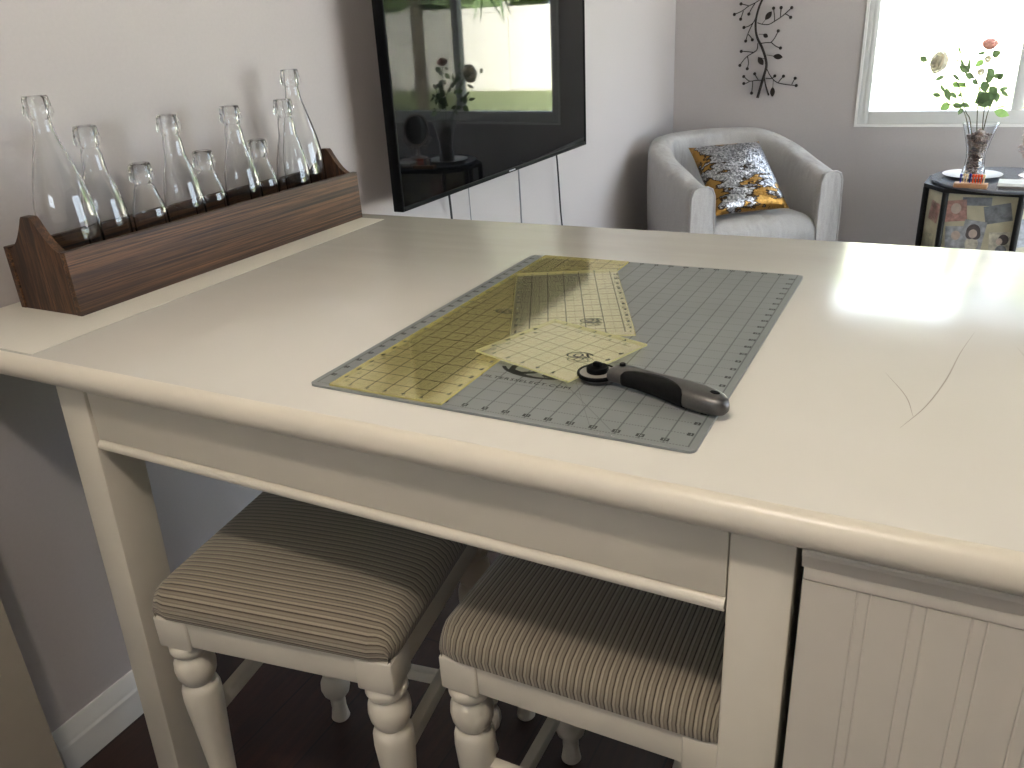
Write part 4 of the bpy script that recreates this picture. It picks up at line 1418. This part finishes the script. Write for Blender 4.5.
def panel_frame(i):
    a, b_ = Vector(poly[i]), Vector(poly[(i + 1) % len(poly)])
    d = (b_ - a); L = d.length; d.normalize()
    n2 = Vector((d.y, -d.x))
    def P(u, z, off): 
        q = a + d * u + n2 * off
        return Vector((q.x, q.y, z))
    return P, L
random.seed(21)
for i in (0, 1, 2):
    P, L = panel_frame(i)
    ZA, ZB = 0.27, HZ - 0.034
    m = MB(); m.quad(P(0.01, ZA, -0.022), P(L - 0.01, ZA, -0.022), P(L - 0.01, ZB, -0.022), P(0.01, ZB, -0.022))
    TS(m).build('photo_backing', back, stb, smooth=False, thick=0.002)
    m = MB(); m.quad(P(0.01, ZA, -0.006), P(L - 0.01, ZA, -0.006), P(L - 0.01, ZB, -0.006), P(0.01, ZB, -0.006))
    TS(m).build('glass_panel', M['pane2'], stb, smooth=False, thick=0.002)
    for zz in (ZA, ZB):
        pass
    def photo(u, z, w, h, ang_, mat, face=None, off=-0.020):
        m = MB()
        c, s_ = cos(ang_), sin(ang_)
        q = [(-w / 2, -h / 2), (w / 2, -h / 2), (w / 2, h / 2), (-w / 2, h / 2)]
        m.quad(*[P(u + x * c - z_ * s_, z + x * s_ + z_ * c, off) for x, z_ in q])
        ph = TS(m).build('photograph', mat, stb, smooth=False)
        if face:
            for fx, fz, fr_, mat_, k in face:
                m = MB()
                m.b.faces.new([m.b.verts.new(P(u + fx + fr_ * cos(t_ * pi / 8), z + fz + fr_ * 1.15 * sin(t_ * pi / 8), off + 0.0006 * k)) for t_ in range(16)])
                TS(m).build('pictured_shape', mat_, ph, smooth=False)
    if i == 0:
        photo(0.075, 0.455, 0.07, 0.085, -0.2, pm[0])
        photo(0.055, 0.32, 0.08, 0.07, 0.1, pm[2])
    if i == 1:
        photo(0.055, 0.475, 0.085, 0.09, 0.15, pm[0], [(0.0, 0.01, 0.02, skin, 1)])
        photo(0.070, 0.36, 0.08, 0.10, 0.1, pm[1], [(0.0, 0.01, 0.018, skin, 1)], -0.019)
        photo(0.135, 0.38, 0.085, 0.12, -0.08, pm[1], [(0.0, -0.040, 0.026, pm[4], 1), (0.0, 0.014, 0.027, hair, 2), (-0.010, 0.000, 0.018, hair, 2.2), (0.012, 0.000, 0.018, hair, 2.4), (0.0, 0.004, 0.0165, skin, 3)], -0.0175)
        photo(0.215, 0.475, 0.10, 0.075, 0.25, pm[3])
        photo(0.245, 0.35, 0.09, 0.10, 0.12, pm[4], [(0.006, 0.018, 0.020, hair, 1), (-0.008, 0.010, 0.0125, skin, 2), (0.004, -0.030, 0.022, pm[3], 1.5)], -0.0185)
        photo(0.13, 0.52, 0.11, 0.035, 0.05, pm[3])
    if i == 2:
        photo(0.06, 0.40, 0.09, 0.12, 0.1, pm[1])
        photo(0.17, 0.44, 0.10, 0.09, -0.1, pm[0])

# things on the side table
HT = HZ + 0.0004
pl = MB().lathe([(0.055, 0), (0.060, 0.001), (0.085, 0.006), (0.118, 0.012), (0.119, 0.014), (0.085, 0.0085), (0.058, 0.0045), (0.01, 0.004)], 48).build('serving_plate', M['white_plate'])
pl.location = (1.331, 3.55, HT)
tag(pl, 'white round plate under the flower vase', 'plate')
VX, VY, VZ = 1.333, 3.545, HT + 0.0052
vo = [(0.020, 0.0), (0.046, 0.0), (0.0485, 0.004), (0.045, 0.02), (0.039, 0.055), (0.0375, 0.080), (0.041, 0.110), (0.050, 0.150), (0.062, 0.192), (0.072, 0.222)]
vi = [(0.0695, 0.222), (0.0595, 0.192), (0.0475, 0.150), (0.0385, 0.110), (0.0350, 0.080), (0.0365, 0.055), (0.0425, 0.022), (0.040, 0.010), (0.004, 0.008)]
m = MB().lathe(vo + vi, 40, cap=False)
m.b.verts.ensure_lookup_table()
m.b.faces.new([m.b.verts[i] for i in range(40)])
m.b.faces.new([m.b.verts[i] for i in range(len(m.b.verts) - 40, len(m.b.verts))])
va = m.build('glass_vase', M['vase_glass'], angle=50)
va.location = (VX, VY, VZ)
tag(va, 'flared clear glass vase on the white plate holding stones and flowers', 'vase')
random.seed(8)
m = MB()
def vr(z):
    t = sorted(vi, key=lambda q: q[1])
    for a, b_ in zip(t, t[1:]):
        if a[1] <= z <= b_[1]:
            return a[0] + (b_[0] - a[0]) * (z - a[1]) / max(1e-6, b_[1] - a[1])
    return 0.03
z = 0.016
while z < 0.178:
    R = vr(z) - 0.0082
    cnt = max(5, int(2 * pi * R / 0.0135))
    for k in range(cnt):
        a = 2 * pi * k / cnt + random.uniform(-0.2, 0.2) + z * 50
        q = R * random.uniform(0.82, 0.97)
        m.ball((q * cos(a), q * sin(a), z + random.uniform(-0.002, 0.002)), random.uniform(0.006, 0.0078), 1, sc=(1, 1, 0.8), jit=0.5)
    m.ball((0, 0, z), max(0.006, R * 0.6), 1)
    z += 0.0105
stn = m.build('pebbles', M['stone_g'])
def mk_stones():
    t = NT('mixed_river_stones')
    co = t.coords()
    v = t.add('ShaderNodeTexVoronoi'); t.link(co, v.inputs['Vector']); v.inputs['Scale'].default_value = 62
    x = t.sep(v.outputs['Color'])[0]
    t.base(t.ramp(x, [(0.0, lin((74, 60, 56))), (0.4, lin((150, 124, 110))), (0.7, lin((190, 172, 158))), (1.0, lin((110, 104, 104)))]))
    t.rough(0.5)
    return t.m
stn.data.materials[0] = mk_stones()
stn.location = (VX, VY, VZ)
tag(stn, 'brown and grey pebbles filling the glass vase', 'pebbles', kind='stuff')

def rose(mb_parent, at, r, mat, nrm=(0, 0, 1)):
    m = MB()
    rot = Vector(nrm).normalized().to_track_quat('Z', 'Y').to_matrix()
    for layer, (rr, hh, cnt) in enumerate([(0.35, 0.9, 3), (0.62, 0.75, 4), (0.9, 0.55, 5), (1.1, 0.30, 6)]):
        for k in range(cnt):
            a0 = 2 * pi * k / cnt + layer * 0.7
            rows = []
            for i in range(6):
                u = i / 5
                row = []
                for j in range(6):
                    v = -1 + 2 * j / 5
                    a = a0 + v * (pi / cnt) * 1.35
                    rad = r * rr * (0.35 + 0.65 * u ** 0.6) * (1 - 0.10 * v * v)
                    zz = r * (-0.5 + (hh + 0.5) * u) * (1 - 0.18 * v * v * u)
                    row.append(m.b.verts.new(Vector(at) + rot @ Vector((rad * cos(a), rad * sin(a), zz))))
                rows.append(row)
            for a_, b_ in zip(rows, rows[1:]):
                for q in range(5):
                    m.b.faces.new((a_[q], a_[q + 1], b_[q + 1], b_[q]))
    return m.build('bloom', mat, mb_parent, thick=0.0006)
def fpt(px, py, y):
    c = Vector((px - 512, py - 384, 813.573))
    d = Vector([sum(RW[i][k] * c[k] for k in range(3)) for i in range(3)])
    t = (y - CP[1]) / d.y
    return Vector(CP) + d * t
def flower(lab, path, leaves, blooms, lm_='leaf'):
    base = Vector((VX, VY, VZ + 0.15))
    e = empty('flower_stem', base)
    tag(e, lab, 'flower', 'flowers in the glass vase')
    P = bez([fpt(*p) - base for p in path], 6)
    MB().tube(P, [0.0021] * len(P), 6).build('stalk', M['stem'], e)
    for k, (px, py, y, dx, dy, w, mt) in enumerate(leaves):
        a = fpt(px, py, y) - base
        b_ = fpt(px + dx, py + dy, y + random.uniform(-0.012, 0.012)) - base
        # stalklet to the closest stem point
        c = min(P, key=lambda q: (q - a).length)
        m = MB()
        m.leaf(a, b_ + (b_ - a) * 0.15, w * 1.35, up=Vector((random.uniform(-0.4, 0.4), -1, random.uniform(-0.2, 0.5))), fold=0.2)
        if (c - a).length > 0.004: m.tube([c, (c + a) / 2 + Vector((0, 0, 0.003)), a], 0.0009, 4)
        m.build('leaf', M[mt], e)
    for px, py, y, r, mt, nr_ in blooms:
        p = fpt(px, py, y) - base
        rose(e, p, r, M[mt], nr_)
    return e
L_, G_ = 'leaf', 'leaf_light'
random.seed(5)
flower('white and yellow rose stem leaning to the left out of the vase',
       [(972, 141, VY), (970, 120, VY), (966, 112, VY), (962, 98, VY), (958, 84, VY - 0.01), (950, 70, VY - 0.02), (944, 66, VY - 0.02)],
       [(945, 76, VY, -10, 4, 0.014, L_), (952, 74, VY, 8, 6, 0.012, L_), (940, 84, VY, 5, 8, 0.010, L_), (952, 83, VY, 8, 3, 0.018, G_)],
       [(941, 62, VY - 0.02, 0.046, 'rose_white', (-0.75, -0.35, 0.15))])
flower('leafy stem spreading low on the left of the vase',
       [(970, 140, VY + 0.015), (967, 122, VY), (963, 110, VY), (955, 106, VY), (948, 104, VY)],
       [(950, 104, VY, -9, 5, 0.026, G_), (953, 104, VY, 8, 3, 0.018, L_), (960, 104, VY, 9, 2, 0.016, L_), (962, 108, VY, -3, 6, 0.016, L_), (946, 88, VY, 3, 12, 0.020, L_), (951, 92, VY, 5, 6, 0.014, L_),
        (941, 96, VY, -8, -2, 0.014, L_), (958, 97, VY, 4, -4, 0.010, G_), (956, 83, VY, 10, 3, 0.016, G_), (920, 57, VY, 7, 4, 0.020, L_)],
       [])
flower('tall pink rose stem rising highest from the vase',
       [(982, 141, VY), (983, 120, VY), (985, 104, VY), (986, 90, VY), (987, 76, VY), (989, 60, VY), (990, 50, VY)],
       [(984, 60, VY, -8, 6, 0.020, G_), (992, 56, VY, 8, -4, 0.026, L_), (986, 52, VY, -8, 2, 0.012, L_), (988, 68, VY, 6, 8, 0.020, L_), (985, 80, VY, 8, -3, 0.030, L_), (984, 92, VY, -6, 6, 0.03, L_), (988, 92, VY, 5, 8, 0.03, L_), (994, 78, VY, 7, -4, 0.02, L_), (990, 86, VY, 6, 8, 0.024, L_)],
       [(990, 45, VY, 0.030, 'rose_pink', (0.1, -0.3, 1)), (981, 72, VY - 0.02, 0.014, 'rose_white', (0, -0.9, 0.3)), (988, 59, VY - 0.02, 0.013, 'rose_white', (0, -0.9, 0.2))])
flower('leafy stem leaning right of the vase with one bright green leaf',
       [(981, 142, VY + 0.01), (984, 128, VY), (988, 112, VY), (994, 98, VY), (998, 84, VY), (1000, 74, VY)],
       [(994, 111, VY, 14, 4, 0.026, G_), (999, 90, VY, 9, -2, 0.013, L_), (1001, 91, VY, 7, 5, 0.012, L_), (996, 92, VY, 1, 9, 0.02, L_), (992, 100, VY, -6, 5, 0.03, L_), (998, 80, VY, 5, -6, 0.016, L_), (996, 108, VY, 9, -2, 0.005, L_)],
       [])
flower('dense green stem in the middle of the vase',
       [(977, 141, VY - 0.01), (977, 122, VY - 0.01), (978, 104, VY - 0.01), (980, 92, VY), (976, 80, VY), (968, 70, VY)],
       [(980, 94, VY - 0.01, 8, 6, 0.034, L_), (980, 88, VY - 0.01, 9, -3, 0.034, L_), (984, 98, VY - 0.01, -8, 5, 0.03, L_), (978, 100, VY, 8, 6, 0.026, L_), (974, 78, VY, -8, -4, 0.02, L_), (970, 72, VY, -10, -6, 0.024, L_), (968, 72, VY, 2, -12, 0.012, L_), (964, 68, VY, -3, -9, 0.010, L_), (972, 80, VY, 6, 4, 0.016, L_), (966, 82, VY, -3, 4, 0.010, L_), (958, 46, VY, 3, 8, 0.008, G_), (956, 62, VY, 3, -3, 0.006, L_)],
       [])

# peg game: wooden block with coloured pegs
pgx, pgy = 1.326, 3.292
pg = MB().box(-0.062, 0.062, -0.022, 0.022, 0, 0.018, 0.002).build('peg_board', M['pegwood'], angle=30)
pg.location = (pgx, pgy, HT); pg.rotation_euler = (0, 0, radians(-8))
tag(pg, 'small light wooden block on the side table in front of the vase', 'block')
pp = None
pc = [('blue', -0.040), ('paleyellow', -0.029), ('paleyellow', -0.018), ('blue', -0.007), ('orange', 0.006), ('orange', 0.016), ('orange', 0.026), ('orange', 0.036), ('paleyellow', 0.046)]
names = {'blue': ['blue peg at the left end of the wooden block', 'blue peg in the middle of the wooden block'],
         'paleyellow': ['pale peg beside the left blue peg', 'pale peg left of the middle blue peg', 'pale peg at the right end of the wooden block'],
         'orange': ['orange peg next to the middle blue peg', 'second orange peg from the left', 'third orange peg from the left', 'rightmost orange peg on the wooden block']}
for c, dx in pc:
    ca, sa = cos(radians(-8)), sin(radians(-8))
    dy = 0.006 * (1 if int(dx * 1000) % 2 else -1)
    o = MB().lathe([(0.0024, 0), (0.0026, 0.018), (0.003, 0.024), (0.0048, 0.028), (0.0048, 0.034), (0.003, 0.037)], 12).build('game_peg', M[c])
    o.location = (pgx + dx * ca - dy * sa, pgy + dx * sa + dy * ca, HT + 0.0183)
    tag(o, names[c].pop(0), 'peg', 'coloured pegs on the wooden block')
bk = empty('white_box', (1.478, 3.335, HT), radians(-4))
tag(bk, 'flat white box with dark underside at the right of the side table', 'box')
MB().box(-0.052, 0.052, -0.05, 0.05, 0.008, 0.022, 0.002).build('lid', M['white_box'], bk, angle=30)
MB().box(-0.048, 0.048, -0.046, 0.046, 0, 0.0078, 0.001).build('base', simple('taupe_card', (140, 128, 120), 0.6), bk, angle=30)
# draped cloth right of the box
m = MB()
rows = []
for i in range(15):
    row = []
    for j in range(11):
        u, v = i / 14, j / 10
        x = -0.06 + 0.12 * u
        y = -0.04 + 0.09 * v
        z = 0.004 + 0.032 * max(0, sin(pi * min(1, u * 1.1)) * sin(pi * v)) * (0.7 + 0.4 * noise.noise(Vector((u * 4, v * 4, 2))))
        row.append(m.b.verts.new((x, y, z)))
    rows.append(row)
for a, b_ in zip(rows, rows[1:]):
    for k in range(10):
        m.b.faces.new((a[k], a[k + 1], b_[k + 1], b_[k]))
o = m.build('folded_cloth', M['pinkcloth'], thick=0.002)
o.location = (1.56, 3.44, HT)
tag(o, 'crumpled pale pink cloth behind the white box', 'cloth')

# ornate vanity mirror
vm = empty('vanity_mirror', (1.568, 3.60, HT), radians(-30))
tag(vm, 'oval vanity mirror in an ornate pinkish silver frame at the right picture edge', 'mirror')
m = MB().lathe([(0.055, 0), (0.06, 0.003), (0.05, 0.010), (0.02, 0.016), (0.010, 0.03), (0.008, 0.06), (0.012, 0.068), (0.008, 0.08)], 32)
m.build('stand', M['silver_frame'], vm)
m = MB()
cz, ax, az = 0.165, 0.068, 0.088
P = [(ax * cos(2 * pi * k / 48), 0, cz + az * sin(2 * pi * k / 48)) for k in range(49)]
m.tube(P, 0.007, 8)
for k in range(36):
    a = 2 * pi * k / 36
    m.ball(((ax + 0.008) * cos(a), 0, cz + (az + 0.008) * sin(a)), 0.0045, 1)
for sgn in (-1, 1):
    Q = [(sgn * (0.006 + 0.07 * t), 0, 0.06 + 0.05 * t * t + 0.012 * sin(t * 7)) for t in [k / 12 for k in range(13)]]
    m.tube(Q, 0.004, 6)
    Q = [(sgn * (0.072 + 0.014 * cos(t)), 0, 0.11 + 0.014 * sin(t)) for t in [k * 0.5 for k in range(12)]]
    m.tube(Q, 0.0035, 6)
    Q = [(sgn * (0.040 + 0.010 * cos(t)), 0, 0.065 + 0.010 * sin(t)) for t in [k * 0.5 for k in range(12)]]
    m.tube(Q, 0.003, 6)
m.build('frame', M['silver_frame'], vm)
m = MB().lathe([(1.0, -0.003), (1.0, 0.003)], 48)
for v in m.b.verts:
    v.co = Vector((v.co.x * (ax - 0.003), v.co.z, cz + v.co.y * (az - 0.003)))
m.build('mirror_glass', M['mirror'], vm, angle=30)
